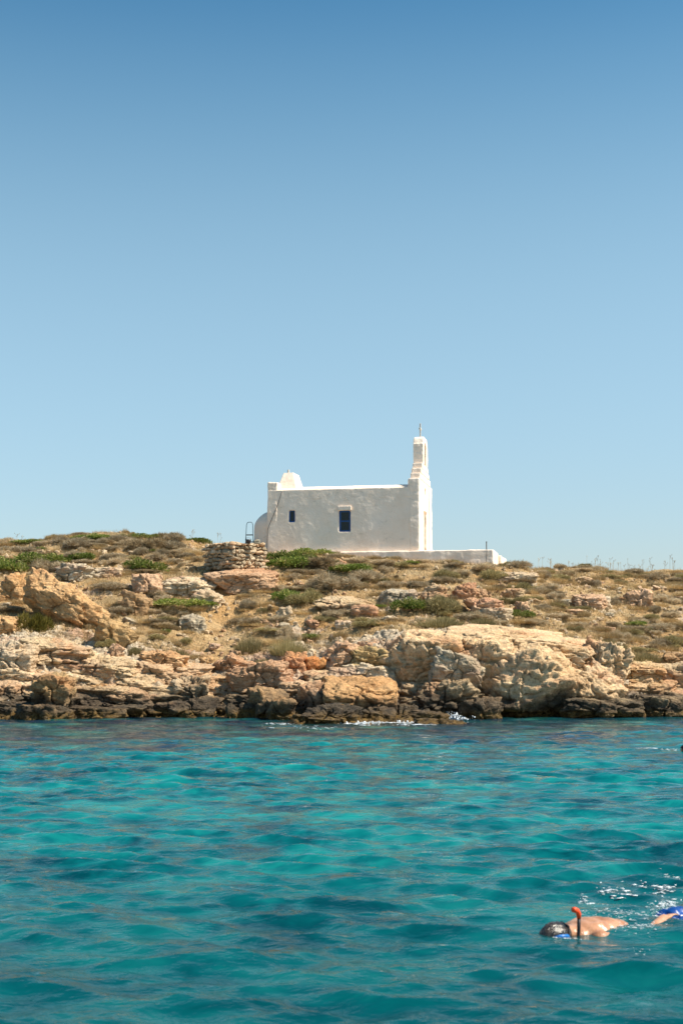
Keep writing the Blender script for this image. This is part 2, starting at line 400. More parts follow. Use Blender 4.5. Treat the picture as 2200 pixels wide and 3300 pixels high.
def hit(px, py, d0=40.0, d1=90.0):
    v = ray(px, py); v /= v.y
    d = np.arange(d0, d1, 0.04); z = CAM_H + v.z * d; h = base_h(v.x * d, d)
    k = np.nonzero(h > z)[0]
    dd = d[k[0]] if len(k) else 71.0
    return Vector((v.x * dd, dd, float(base_h(v.x * dd, dd))))
PATHW = [hit(*p) for p in PATH]
def path_dist(x, y):
    best = np.full(np.shape(x), 99.0)
    for a, b in zip(PATHW, PATHW[1:]):
        dx, dy = b.x - a.x, b.y - a.y
        t = np.clip(((x - a.x) * dx + (y - a.y) * dy) / (dx * dx + dy * dy + 1e-9), 0, 1)
        best = np.minimum(best, np.hypot(x - a.x - t * dx, (y - a.y - t * dy) * 0.5))
    return best

def build_ground():
    def spaced(segs):
        out = []
        for a, b, s in segs: out.append(np.arange(a, b, s))
        return np.concatenate(out)
    xs = spaced([(-80, -40, 2), (-40, -25, 0.4), (-25, -17, 0.14), (-17, 17.0, 0.056), (17, 25, 0.14), (25, 40, 0.4), (40, 80.1, 2)])
    ys = spaced([(20, 42, 1), (42, 49.0, 0.16), (49.0, 57.0, 0.04), (57, 73, 0.1), (73, 90, 0.6), (90, 150, 4)])
    X, Y = np.meshgrid(xs, ys); nx, ny = len(xs), len(ys)
    x, y = X.ravel(), Y.ravel()
    z = base_h(x, y)
    # tidal and cliff rock: hill zone soil
    n2 = fbm(np.c_[x * .25, y * .25, 0 * x], 3)
    crag = sstep(54.5, 57.5, y + n2 * 1.2 - 0.5 * sstep(-3, -9, x)); rock = 1 - crag
    outc = sstep(0.32, 0.6, fbm(np.c_[x * .35, y * .7, 0 * x + 7], 4)) * crag
    rockA = np.clip(rock * 1.0 + outc * 0.62, 0, 1)
    pth = 1 - sstep(0.35, 0.95, path_dist(x, y)); rockA *= 1 - pth * 0.8 * crag
    # layered strata on the shore rock
    u, v = chap(x, y)
    s = z + 0.035 * x + 0.25 * fbm(np.c_[x * .3, y * .3, 0 * x + 3], 3)
    st = 0.42; q = s / st; fq = q - np.floor(q)
    terr = (np.floor(q) + sstep(0.15, 0.85, fq)) * st - s
    above = sstep(-0.3, 0.2, z)
    left = sstep(2.5, -4.0, x)
    z1 = z + terr * rock * above * (0.35 + 0.65 * left) + (fbm(np.c_[x * .45, y * .45, 0 * x], 4) * 0.16) * (0.4 + 0.6 * crag)
    # sheltered ground round the chapel
    foot = sstep(1.3, 0.2, np.maximum(np.maximum(-8.2 - u, u - 4.4), np.maximum(-0.9 - v, v - 5.2)))
    z1 = z1 * (1 - foot) + (FLOOR - 0.64 - 0.07 * np.clip(u, -8, 4)) * foot * 0.8 + z1 * foot * 0.2
    z1 -= pth * 0.06
    V = np.c_[x, y, z1]
    idx = np.arange(nx * ny).reshape(ny, nx)
    Fc = np.c_[idx[:-1, :-1].ravel(), idx[:-1, 1:].ravel(), idx[1:, 1:].ravel(), idx[1:, :-1].ravel()]
    # normals of the sheet
    Z = z1.reshape(ny, nx); gy = np.gradient(Z, ys, axis=0).ravel(); gx = np.gradient(Z, xs, axis=1).ravel()
    N = np.c_[-gx, -gy, np.ones_like(gx)]; N /= np.linalg.norm(N, axis=1)[:, None]
    near = (np.abs(x) < 26) & (y > 44) & (y < 74)
    D = np.zeros(len(V)); Q = V[near]; rk = rockA[near]
    warp = np.c_[fbm(Q * 1.1, 4), fbm(Q * 1.1 + 31, 4), fbm(Q * 1.1 + 57, 4)] * 0.38
    W = (Q + warp + np.c_[0 * Q[:, 0], 0 * Q[:, 0], Q[:, 0] * .06]) * np.array([.7, .7, 2.5])
    f1, f2, cid, ch1 = worley(W * 1.05)
    g1, g2, cid2, ch2 = worley(W * 2.7 + 5)
    blocks = (cid - 0.5) * 0.24 + ch1 * 0.20 - 0.20 * (1 - sstep(0.02, 0.14, f2 - f1))
    blocks2 = (cid2 - 0.5) * 0.09 + ch2 * 0.10 - 0.07 * (1 - sstep(0.03, 0.25, g2 - g1))
    str_ = fbm(Q * np.array([.8, .8, 5.5]) + 3, 4) * 0.10
    fine = fbm(Q * 3.0, 4) * 0.06 + (ridged(Q * 1.6, 4) - 1.0) * 0.05
    D[near] = rk * (blocks * 0.95 + blocks2 + str_ + fine) + (1 - rk) * (fbm(Q * 2.2, 4) * 0.04 + blocks2 * 0.22)
    D *= 1 - foot * 0.8
    V = V + N * D[:, None]
    V[:, 2] = np.where(V[:, 2] > FLOOR - 0.12, np.where(foot > 0.5, FLOOR - 0.12, V[:, 2]), V[:, 2])
    me = np_mesh('ground', V, Fc, True, {'rock': rockA, 'path': pth})
    o = link('ground', me, M['terrain']); tag(o, 'rocky limestone island sloping up from the sea', None, None, 'structure')
    return o, xs, ys, V.reshape(ny, nx, 3)[:, :, 2], rockA.reshape(ny, nx)
ground, GX, GY, GZ, GR = build_ground()
def ground_z(x, y):
    i = min(max(np.searchsorted(GX, x) - 1, 0), len(GX) - 2); j = min(max(np.searchsorted(GY, y) - 1, 0), len(GY) - 2)
    fx = (x - GX[i]) / (GX[i + 1] - GX[i]); fy = (y - GY[j]) / (GY[j + 1] - GY[j])
    return float((GZ[j, i] * (1 - fx) + GZ[j, i + 1] * fx) * (1 - fy) + (GZ[j + 1, i] * (1 - fx) + GZ[j + 1, i + 1] * fx) * fy)
def ground_hit(px, py):
    h = hit(px, py); return Vector((h.x, h.y, ground_z(h.x, h.y)))

# ---------------------------------------------------------------- sea
_wr = np.random.RandomState(4)
WN = 130
_lam = np.exp(math.log(0.15) + (math.log(1.9) - math.log(0.15)) * _wr.rand(WN) ** 1.1)
_dir = R(256) + _wr.normal(0, 0.5, WN)
_k = 2 * math.pi / _lam
_st = 0.035 * np.where(_lam > 0.9, 0.55, 1.0) * np.where(_lam < 0.28, 0.85, 1.0)
_amp = _st / _k * _wr.uniform(0.6, 1.4, WN); _ph = _wr.uniform(0, 2 * math.pi, WN)
def waves(x, y, cell=0.0):
    dx = np.zeros_like(x); dy = dx.copy(); dz = dx.copy()
    for n in range(WN):
        kx, ky = math.cos(_dir[n]), math.sin(_dir[n])
        th = _k[n] * (kx * x + ky * y) + _ph[n]
        a = _amp[n] * sstep(2.0, 4.0, _lam[n] / np.maximum(cell, 1e-6))
        dz += a * np.sin(th); c = a * np.cos(th) * 0.7; dx += kx * c; dy += ky * c
    gust = 0.85 + 0.45 * perlin(np.c_[x * .13, y * .09, 0 * x + 2])
    gust = gust * (1 - 0.6 * np.exp(-((x - 2.1) / 1.0) ** 2 - ((y - 11.0) / .9) ** 2))   # flattened round the snorkeller
    return dx * gust, dy * gust, dz * gust
def sea_zs(X, Y):
    # height of the moved surface above these very spots: undo the sideways motion of the waves
    a, b = X.copy(), Y.copy(); cell = np.maximum(.05, np.hypot(X, Y) * .0044)
    damp = np.where(Y > 30, sstep(-0.1, 0.7, np.clip(-base_h(X, Y), -1, 8)) * .75 + .25, 1.0)
    for _ in range(4):
        dx, dy, dz = waves(a, b, cell); a, b = X - dx * damp, Y - dy * damp
    return waves(a, b, cell)[2] * damp
def sea_z(x, y): return float(sea_zs(np.array([float(x)]), np.array([float(y)]))[0])

def build_sea():
    r1 = np.exp(np.arange(math.log(2.0), math.log(62.0), 0.0044)); r2 = np.exp(np.linspace(math.log(63), math.log(9000), 60))
    r0 = np.array([0.02, 0.7, 1.4]); r = np.concatenate([r0, r1, r2])
    a1 = np.arange(-17.5, 17.51, 0.068); a2 = np.linspace(21, 339, 44)
    ang = np.radians(np.concatenate([a1, a2])); nr, na = len(r), len(ang)
    RR, A = np.meshgrid(r, ang, indexing='ij'); x = (RR * np.sin(A)).ravel(); y = (RR * np.cos(A)).ravel()
    cell = np.maximum(RR * 0.0044, np.where(np.abs(A) > R(18), 2.0, 0.0)).ravel(); cell = np.where(RR.ravel() > 62, RR.ravel() * .1, cell)
    dx, dy, dz = waves(x, y, cell)
    depth = np.clip(-base_h(x, y), -1, 8)
    damp = sstep(-0.1, 0.7, depth) * 0.75 + 0.25
    damp = np.where(y > 30, damp, 1.0)
    V = np.c_[x + dx * damp, y + dy * damp, dz * damp]
    idx = np.arange(nr * na).reshape(nr, na); nxt = np.roll(idx, -1, 1)
    Fc = np.c_[idx[:-1].ravel(), nxt[:-1].ravel(), nxt[1:].ravel(), idx[1:].ravel()]
    me = np_mesh('sea', V, Fc, True, {'depth': np.where(y > 20, depth, 8)})
    t = NT('sea_water'); p = t.pos
    dep = t.attr('depth'); yy = t.sep(p)[1]
    flat = t.scale(p, (1, 1, 0))
    # water over sandy bottom, weed and rock, with refracted light patterns painted in
    n1 = t.noise(0.16, 4, 0.55, flat, 0.6); n2 = t.noise(0.5, 4, 0.6, flat, 0.4)
    n3 = t.noise(1.9, 4, 0.6, t.scale(p, (0.8, 1.2, 0)), 0.9)  # small light and dark patches within wave faces, painted into the colour
    nn = t.math('ADD', t.math('MULTIPLY', n2, 0.5), t.math('MULTIPLY', n3, 0.5))
    sand_refraction = t.ramp(nn, [(0.38, (0.000, 0.040, 0.054)), (0.5, (0.001, 0.130, 0.140)), (0.62, (0.008, 0.24, 0.22))])
    deepc = t.mix(t.rng(yy, 6, 20, 0.75, 0), sand_refraction, (0.000, 0.050, 0.058))
    weed = t.rng(t.math('ADD', n1, t.rng(yy, 29, 45, 0.0, 0.24)), 0.54, 0.63)
    shal = t.rng(dep, 0.6, 2.6, 1, 0)
    weedc = t.ramp(n2, [(0.38, (0.003, 0.018, 0.045)), (0.54, (0.006, 0.062, 0.075)), (0.68, (0.02, 0.13, 0.10))])
    col = t.mix(t.math('MULTIPLY', weed, t.rng(yy, 20, 34, 0.0, 0.9)), deepc, weedc)
    col = t.mix(t.math('MULTIPLY', shal, 0.85), col, weedc)
    # fine ripples
    rip = t.noise(3.2, 5, 0.55, t.scale(p, (0.7, 1.3, 1)), 0.4)
    rip2 = t.noise(17, 2, 0.5, t.scale(p, (0.8, 1.2, 1)), 0.2)
    h = t.math('ADD', rip, t.math('MULTIPLY', rip2, 0.35))
    nb = t.bump(h, 0.5, 0.05)
    dif = t.n.new('ShaderNodeBsdfDiffuse'); t.put(dif.inputs['Color'], col)
    up = t.n.new('ShaderNodeCombineXYZ'); up.inputs[2].default_value = 1.0; t.put(dif.inputs['Normal'], up.outputs[0])
    tr = t.n.new('ShaderNodeBsdfTransparent'); tr.inputs['Color'].default_value = (0.55, 0.85, 0.82, 1)
    mb = t.n.new('ShaderNodeMixShader'); t.put(mb.inputs[0], t.rng(dep, 0.0, 0.9, 0.7, 0.0))
    t.l.new(dif.outputs[0], mb.inputs[1]); t.l.new(tr.outputs[0], mb.inputs[2])
    gl = t.n.new('ShaderNodeBsdfGlossy'); gl.inputs['Roughness'].default_value = 0.06; t.put(gl.inputs['Normal'], nb)
    fr = t.n.new('ShaderNodeFresnel'); fr.inputs['IOR'].default_value = 1.333; t.put(fr.inputs['Normal'], nb)
    ms = t.n.new('ShaderNodeMixShader'); t.put(ms.inputs[0], t.math('MULTIPLY', fr.outputs[0], 0.9))
    t.l.new(mb.outputs[0], ms.inputs[1]); t.l.new(gl.outputs[0], ms.inputs[2]); t.l.new(ms.outputs[0], t.out.inputs[0])
    o = link('sea', me, t.m); tag(o, 'rippled turquoise sea in front of the island', None, None, 'structure')
build_sea()

# ---------------------------------------------------------------- chapel
def build_chapel():
    L, W, T = 7.51, 4.34, 0.5
    root = empty('chapel', CORNER, CH_ROT)
    tag(root, 'small whitewashed chapel with stepped bell gable standing on the hilltop', 'chapel')
    P = M['plaster']; WT = 3.05
    mw = (-3.94, -3.37, 0.93, 1.97)    # main window x0 x1 z0 z1
    sw = (-6.44, -6.14, 1.46, 2.04)
    # long walls, with openings in the near one
    bm = bmesh.new(); cuts = [-L, sw[0], sw[1], mw[0], mw[1], -T + 0.02]
    for a, b, win in ((-L, sw[0], None), (sw[0], sw[1], sw), (sw[1], mw[0], None), (mw[0], mw[1], mw), (mw[1], -T + 0.02, None)):
        if win is None: box(bm, a, b, 0, T, -0.7, WT)
        else:
            box(bm, a - .01, b + .01, 0, T, -0.7, win[2]); box(bm, a - .01, b + .01, 0, T, win[3], WT); box(bm, a - .01, b + .01, 0.2, T, win[2] - .1, win[3] + .1)
    organic('side_wall', bm, P, root, 0.032, 0.011, 0.9, 1.0, 1)
    bm = bmesh.new(); box(bm, -L, -T + .02, W - T, W, -0.7, WT); organic('side_wall', bm, P, root, 0.06, 0.02, 0.9, 2.0)
    # rear wall with raised corners
    bm = bmesh.new(); box(bm, -L - .02, -L + .50, 0.005, W - .005, -0.7, WT + .42); 
    organic('rear_wall', bm, P, root, 0.04, 0.025, 1.2, 3.0)
    # front wall: stepped gable and bell arch, door and niche recessed
    bm = bmesh.new()
    d0, d1, dh = 1.56, 2.56, 2.05
    x0, x1 = -T, 0.0
    box(bm, x0, x1, -.02, d0, -0.7, 2.6); box(bm, x0, x1, d1, W + .02, -0.7, 2.6); box(bm, x0, x1, d0 - .01, d1 + .01, dh, 2.6); box(bm, x0, x0 + .18, d0 - .05, d1 + .05, -.7, dh + .05)
    box(bm, x0, x1, -.02, 1.9, 2.59, 3.48); box(bm, x0, x1, 2.3, W + .02, 2.59, 3.48); box(bm, x0, x0 + .3, 1.89, 2.31, 2.59, 3.48); box(bm, x0, x1, 1.89, 2.31, 2.59, 2.85); box(bm, x0, x1, 1.89, 2.31, 3.2, 3.48)
    box(bm, x0 - .04, x0 + .2, .02, .62, WT - .05, 3.42)
    organic('front_wall', bm, P, root, 0.036, 0.026, 1.1, 4.0)
    steps = [(0.42, 3.46, 3.80), (0.78, 3.78, 4.08), (1.12, 4.06, 4.37)]
    for i, (o_, za, zb) in enumerate(steps):
        bm = bmesh.new(); box(bm, x0 - .0, x1 - .004, o_, W - o_, za, zb)
        organic('gable_step', bm, P, root, 0.032, 0.018, 1.5, 5.0 + i)
    bx0, bx1 = x0 + .0, x1 - .0
    bm = bmesh.new(); b0, b1 = 1.40, 2.94
    box(bm, bx0, bx1, b0, b0 + .44, 4.35, 5.38); box(bm, bx0, bx1, b1 - .44, b1, 4.35, 5.38); 
    # round arch
    cy, r_in, zc = (b0 + b1) / 2, 0.34, 5.15; n = 10
    for k in range(n):
        a0, a1 = math.pi * k / n, math.pi * (k + 1) / n
        pts = []
        for a in (a0, a1):
            c_, s_ = math.cos(a), math.sin(a)
            pts.append((cy + r_in * c_, zc + r_in * s_))
            ro = 0.74; pts.append((cy + ro * c_, zc + min(0.60, 0.80 * s_ ** .8) if s_ > 0 else zc))
        vs = [bm.verts.new((xx, q[0], q[1])) for xx in (bx0, bx1) for q in pts]
        for f in ((0, 1, 3, 2), (4, 6, 7, 5), (0, 2, 6, 4), (1, 5, 7, 3), (0, 4, 5, 1), (2, 3, 7, 6)): bm.faces.new([vs[i] for i in f])
    bmesh.ops.recalc_face_normals(bm, faces=bm.faces)
    organic('bell_arch', bm, P, root, 0.030, 0.02, 1.6, 9.0, 2)
    cm = bmesh.new(); cx = (bx0 + bx1) / 2
    box(cm, cx - .035, cx + .035, cy - .035, cy + .035, 5.66, 6.50); box(cm, cx - .045, cx + .045, cy - .19, cy + .19, 6.17, 6.27)
    bmesh.ops.bevel(cm, geom=cm.edges[:], offset=.01, segments=1, affect='EDGES')
    link('cross', bm_mesh('cross', cm), M['marble'], root)
    # bell
    bl = bmesh.new(); prof_ = [(0.02, .16), (.05, .15), (.07, .10), (.085, .03), (.12, -.03)]
    rings = [[bl.verts.new((cx + r * math.cos(t), cy + r * math.sin(t), 5.15 + z)) for t in [2 * math.pi * k / 12 for k in range(12)]] for r, z in prof_]
    for q0, q1 in zip(rings, rings[1:]):
        for k in range(12): bl.faces.new((q0[k], q1[k], q1[(k + 1) % 12], q0[(k + 1) % 12]))
    box(bl, cx - .01, cx + .01, cy - .36, cy + .36, 5.30, 5.33)
    link('bell', bm_mesh('bell', bl, False), M['wood'], root)
    # vaulted roof
    bm = bmesh.new(); ns = 24; prev = None
    for k in range(ns + 1):
        f = k / ns; v = 0.0 + W * f; zz = WT - .16 + 0.50 * math.sin(math.pi * f) ** 0.6
        cur = [bm.verts.new((xx, v, q)) for xx in (-L + .45, -T + .05) for q in (WT - .5, max(zz, WT - .02 + 0.02 * f))]
        if prev:
            bm.faces.new((prev[1], cur[1], cur[3], prev[3])); bm.faces.new((prev[0], prev[2], cur[2], cur[0]))
            bm.faces.new((prev[0], cur[0], cur[1], prev[1])); bm.faces.new((prev[2], prev[3], cur[3], cur[2]))
        else: bm.faces.new((cur[0], cur[1], cur[3], cur[2]))
        prev = cur
    bm.faces.new((prev[0], prev[2], prev[3], prev[1]))
    organic('roof', bm, P, root, 0.045, 0.016, 1.0, 12.0, 2)
    # tapering turret on the rear end of the roof
    bm = bmesh.new(); lo, hi = (-7.30, -6.12, .5, 2.7, WT - .2), (-6.98, -6.46, 1.05, 2.15, WT + 1.0)
    vs = [bm.verts.new((x, y, q[4])) for q in (lo, hi) for y in (q[2], q[3]) for x in (q[0], q[1])]
    for f in ((0, 2, 3, 1), (4, 5, 7, 6), (0, 1, 5, 4), (2, 6, 7, 3), (0, 4, 6, 2), (1, 3, 7, 5)): bm.faces.new([vs[i] for i in f])
    tur = organic('roof_turret', bm, P, root, 0.03, 0.012, 1.4, 14.0, 0)
    bm = bmesh.new(); tube(bm, [(-6.86, 1.6, WT + .92), (-6.86, 1.6, WT + 1.22)], [.06, .055], 10)
    link('chimney_pipe', bm_mesh('chimney_pipe', bm, False), M['marble'], tur)
    # apse: half round with a half dome
    bm = bmesh.new(); ellipsoid(bm, (-L + .05, W / 2, 1.3), (1.26, 1.5, 1.0), sub=4)
    nseg = 28; lo_ = [bm.verts.new((-L + .05 + 1.26 * math.cos(a), W / 2 + 1.5 * math.sin(a), -0.8)) for a in [2 * math.pi * k / nseg for k in range(nseg)]]
    hi_ = [bm.verts.new((v.co.x, v.co.y, 1.31)) for v in lo_]
    for k in range(nseg): bm.faces.new((lo_[k], lo_[(k + 1) % nseg], hi_[(k + 1) % nseg], hi_[k]))
    bm.faces.new(lo_[::-1]); bm.faces.new(hi_)
    organic('apse', bm, P, root, 0.045, 0.02, 1.0, 16.0)
    # windows
    def window(x0, x1, z0, z1, rails):
        wd = x1 - x0; h = z1 - z0; y0 = 0.075
        b = bmesh.new(); box(b, x0 + .02, x1 - .02, y0 + .03, y0 + .05, z0 + .02, z1 - .02)
        pane = bm_mesh('pane', b)
        b = bmesh.new(); t_ = 0.085 if rails else 0.06
        box(b, x0 - .02, x0 + t_, y0, y0 + .06, z0 - .02, z1 + .02); box(b, x1 - t_ * .9, x1 + .02, y0, y0 + .06, z0 - .02, z1 + .02)
        box(b, x0 + t_, x1 - t_ * .9, y0, y0 + .06, z0 - .02, z0 + t_); box(b, x0 + t_, x1 - t_ * .9, y0, y0 + .06, z1 - t_ * .8, z1 + .02)
        if rails: box(b, x0 + t_, x1 - t_ * .9, y0, y0 + .055, z0 + h * .48, z0 + h * .54)
        fr = link('window', bm_mesh('window_frame', b), M['blue'], root)
        link('pane', pane, M['shutter'], fr)
        zc_ = z0 + t_ + .02
        while zc_ < z1 - t_:
            if not rails or abs(zc_ - (z0 + h * .51)) > .04:
                s = bmesh.new(); box(s, x0 + t_ + .002, x1 - t_ - .002, y0 + .012, y0 + .028, zc_, zc_ + .028)
                link('slat', bm_mesh('slat', s), M['shutter'], fr)
            zc_ += .055
        return fr
    window(*mw, True); window(*sw, False)
    bm = bmesh.new(); vs = box(bm, mw[0] - .05, mw[1] + .05, -.085, .22, mw[3] + .01, mw[3] + .22)
    organic('lintel', bm, P, root, 0.02, 0.012, 2.0, 20.0, 2)
    # door
    b = bmesh.new(); box(b, x0 + .19, x0 + .23, d0 + .01, d1 - .01, -.02, dh - .01); dr = link('door', bm_mesh('door', b), M['door'], root)
    b = bmesh.new(); box(b, x0 + .235, x0 + .27, d0 + .12, d0 + .17, .95, 1.08); link('handle', bm_mesh('handle', b), M['cable'], dr)
    # cables
    b = bmesh.new(); tube(b, [(-6.78, -.035, 2.99), (-6.95, -.04, 2.45), (-7.15, -.04, 1.95), (-7.42, -.04, 1.32), (-7.49, -.045, 1.1), (-7.515, -.05, .4), (-7.52, -.05, -.3)], .013, 6)
    link('cable', bm_mesh('cable', b, True), M['cable'], root)
    b = bmesh.new(); tube(b, [(.035, 3.05, 3.4), (.04, 3.05, 2.2), (.04, 3.08, 1.2), (.04, 3.05, .1)], .010, 6)
    link('cable', bm_mesh('cable', b, True), M['cable'], root)
    # forecourt terrace
    tr_ = empty('terrace', CORNER, CH_ROT); tag(tr_, 'low whitewashed stone terrace running in front of the chapel door', 'terrace')
    def wobble_box(*a, **k):
        b_ = bmesh.new(); box(b_, *a); return b_
    organic('front_wall', wobble_box(-6.9, 3.55, -.24, .3, -1.2, -.05), P, tr_, 0.04, 0.028, 1.0, 30.0)
    organic('paving', wobble_box(-.02, 3.4, .25, 4.6, -1.2, -.08), P, tr_, 0.06, 0.02, 1.0, 31.0)
    organic('end_wall', wobble_box(3.1, 3.57, -.22, 2.0, -1.2, -.055), P, tr_, 0.045, 0.03, 1.2, 32.0)
    organic('end_wall', wobble_box(3.2, 3.72, 2.05, 4.9, -1.3, -.17), P, tr_, 0.045, 0.03, 1.2, 33.0)
    organic('door_step', wobble_box(.02, .52, 1.2, 2.9, -.2, .07), P, tr_, 0.035, 0.02, 1.2, 34.0)
    # iron post on the terrace edge with its cable
    b = bmesh.new(); tube(b, [(0, 0, -.1), (0, 0, .33)], .024, 8); box(b, -.026, .026, -.026, .026, .29, .34)
    pw = CORNER + uR * 3.22 + uB * -.12
    po = empty('post', pw, 0); tag(po, 'short dark post standing on the outer end of the white terrace', 'post')
    link('shaft', bm_mesh('shaft', b), M['wood'], po)
    b = bmesh.new(); tube(b, [(0, -.16, -.02), (-.02, -.165, -.35), (-.05, -.17, -.68)], .010, 6); link('cable', bm_mesh('cable', b), M['cable'], po)
build_chapel()

# ---------------------------------------------------------------- rocks
def rock_np(seed, size, facets=16, sub=5, rough=1.0, strat=0.5, flat_top=False):
    rs = np.random.RandomState(seed)
    bm = bmesh.new(); bmesh.ops.create_icosphere(bm, subdivisions=sub, radius=1.0)
    V = np.array([v.co[:] for v in bm.verts]); Fc = np.array([[v.index for v in f.verts] for f in bm.faces]); bm.free()
    nrm = rs.normal(size=(facets, 3)); nrm /= np.linalg.norm(nrm, axis=1)[:, None]
    ofs = rs.uniform(0.62, 0.98, facets)
    nrm = np.vstack([nrm, np.eye(3), -np.eye(3)]); ofs = np.concatenate([ofs, np.full(6, 0.80)])
    if flat_top: nrm = np.vstack([nrm, [[0.04, -0.05, 0.997]]]); ofs = np.append(ofs, 0.62)
    dots = V @ nrm.T
    rr = np.where(dots > 1e-3, ofs[None] / np.maximum(dots, 1e-3), 9).min(1); rr = np.minimum(rr, 1.12)
    V = V * rr[:, None]
    if flat_top: V[:, 2] /= 0.68
    V = V / np.abs(V).max(0) * np.array(size) * 0.5
    nr = V / np.maximum(np.linalg.norm(V, axis=1), 1e-6)[:, None]
    s = min(size[0], size[1], size[2]); o = seed * 3.7
    sc_ = min(1.0, s / 1.0)
    q = V / max(sc_, .25)
    f1, f2, cid, ch = worley((q + 0.28 * np.c_[fbm(q * 1.2, 2), fbm(q * 1.2 + 9, 2), fbm(q * 1.2 + 19, 2)]) * np.array([1.3, 1.3, 2.0]) + o)
    g1, g2, cid2, chb = worley((q + 0.25 * np.c_[fbm(q * 2, 2), fbm(q * 2 + 9, 2), fbm(q * 2 + 19, 2)]) * np.array([3.1, 3.1, 4.5]) + o)
    d = (cid - .5) * .10 + ch * .17 - .15 * (1 - sstep(.01, .09, f2 - f1)) + chb * .05 - .03 * (1 - sstep(.02, .10, g2 - g1))
    d += fbm(q * np.array([.9, .9, 5.5]) + o, 4) * .11 * strat
    d += fbm(q * 2.4 + o, 5) * .065 + (ridged(q * 1.6 + o, 4) - 1) * .04
    d *= sc_ * rough
    if flat_top: d *= 1 - 0.65 * sstep(.6, .95, V[:, 2] / (size[2] * .5))
    V = V + nr * d[:, None]
    return V, Fc
FLAT = True
def rock_obj(name, label, bbox, seed, depth=None, yaw=0, tilt=0, roll=0, tint=(1, 1, 1), facets=16, sub=5, rough=1.0, strat=.5, flat=False, d=None, sink=0.3, cat='rock', back=0.0):
    x0, x1, y0, y1 = bbox
    if d is None: d = hit((x0 + x1) / 2, y1).y
    wd = (x1 - x0) / F * d; h = (y1 - y0) / F * d; dp = depth or max(wd * .75, h * .8)
    d += dp * .28 + back
    top = at((x0 + x1) / 2, y0, d); hh = h * (1 + sink)
    V, Fc = rock_np(seed, (wd, dp, hh), facets, sub, rough, strat, flat)
    o = link(name, np_mesh(name, V, Fc, True), M['rock'], None, (top.x, top.y, top.z - hh / 2), (R(tilt), R(roll), R(yaw)))
    o.color = (*tint, 1)
    return tag(o, label, cat)
OR = (1.05, 0.80, 0.54); PK = (1.02, 0.80, 0.68); GY_ = (0.86, 0.88, 0.88); BU = (1.02, 0.93, 0.79); BR = (0.72, 0.56, 0.40); DK = (0.35, 0.31, 0.27); WH = (1.12, 1.08, 1.02); CL = (1.22, 1.06, .87)
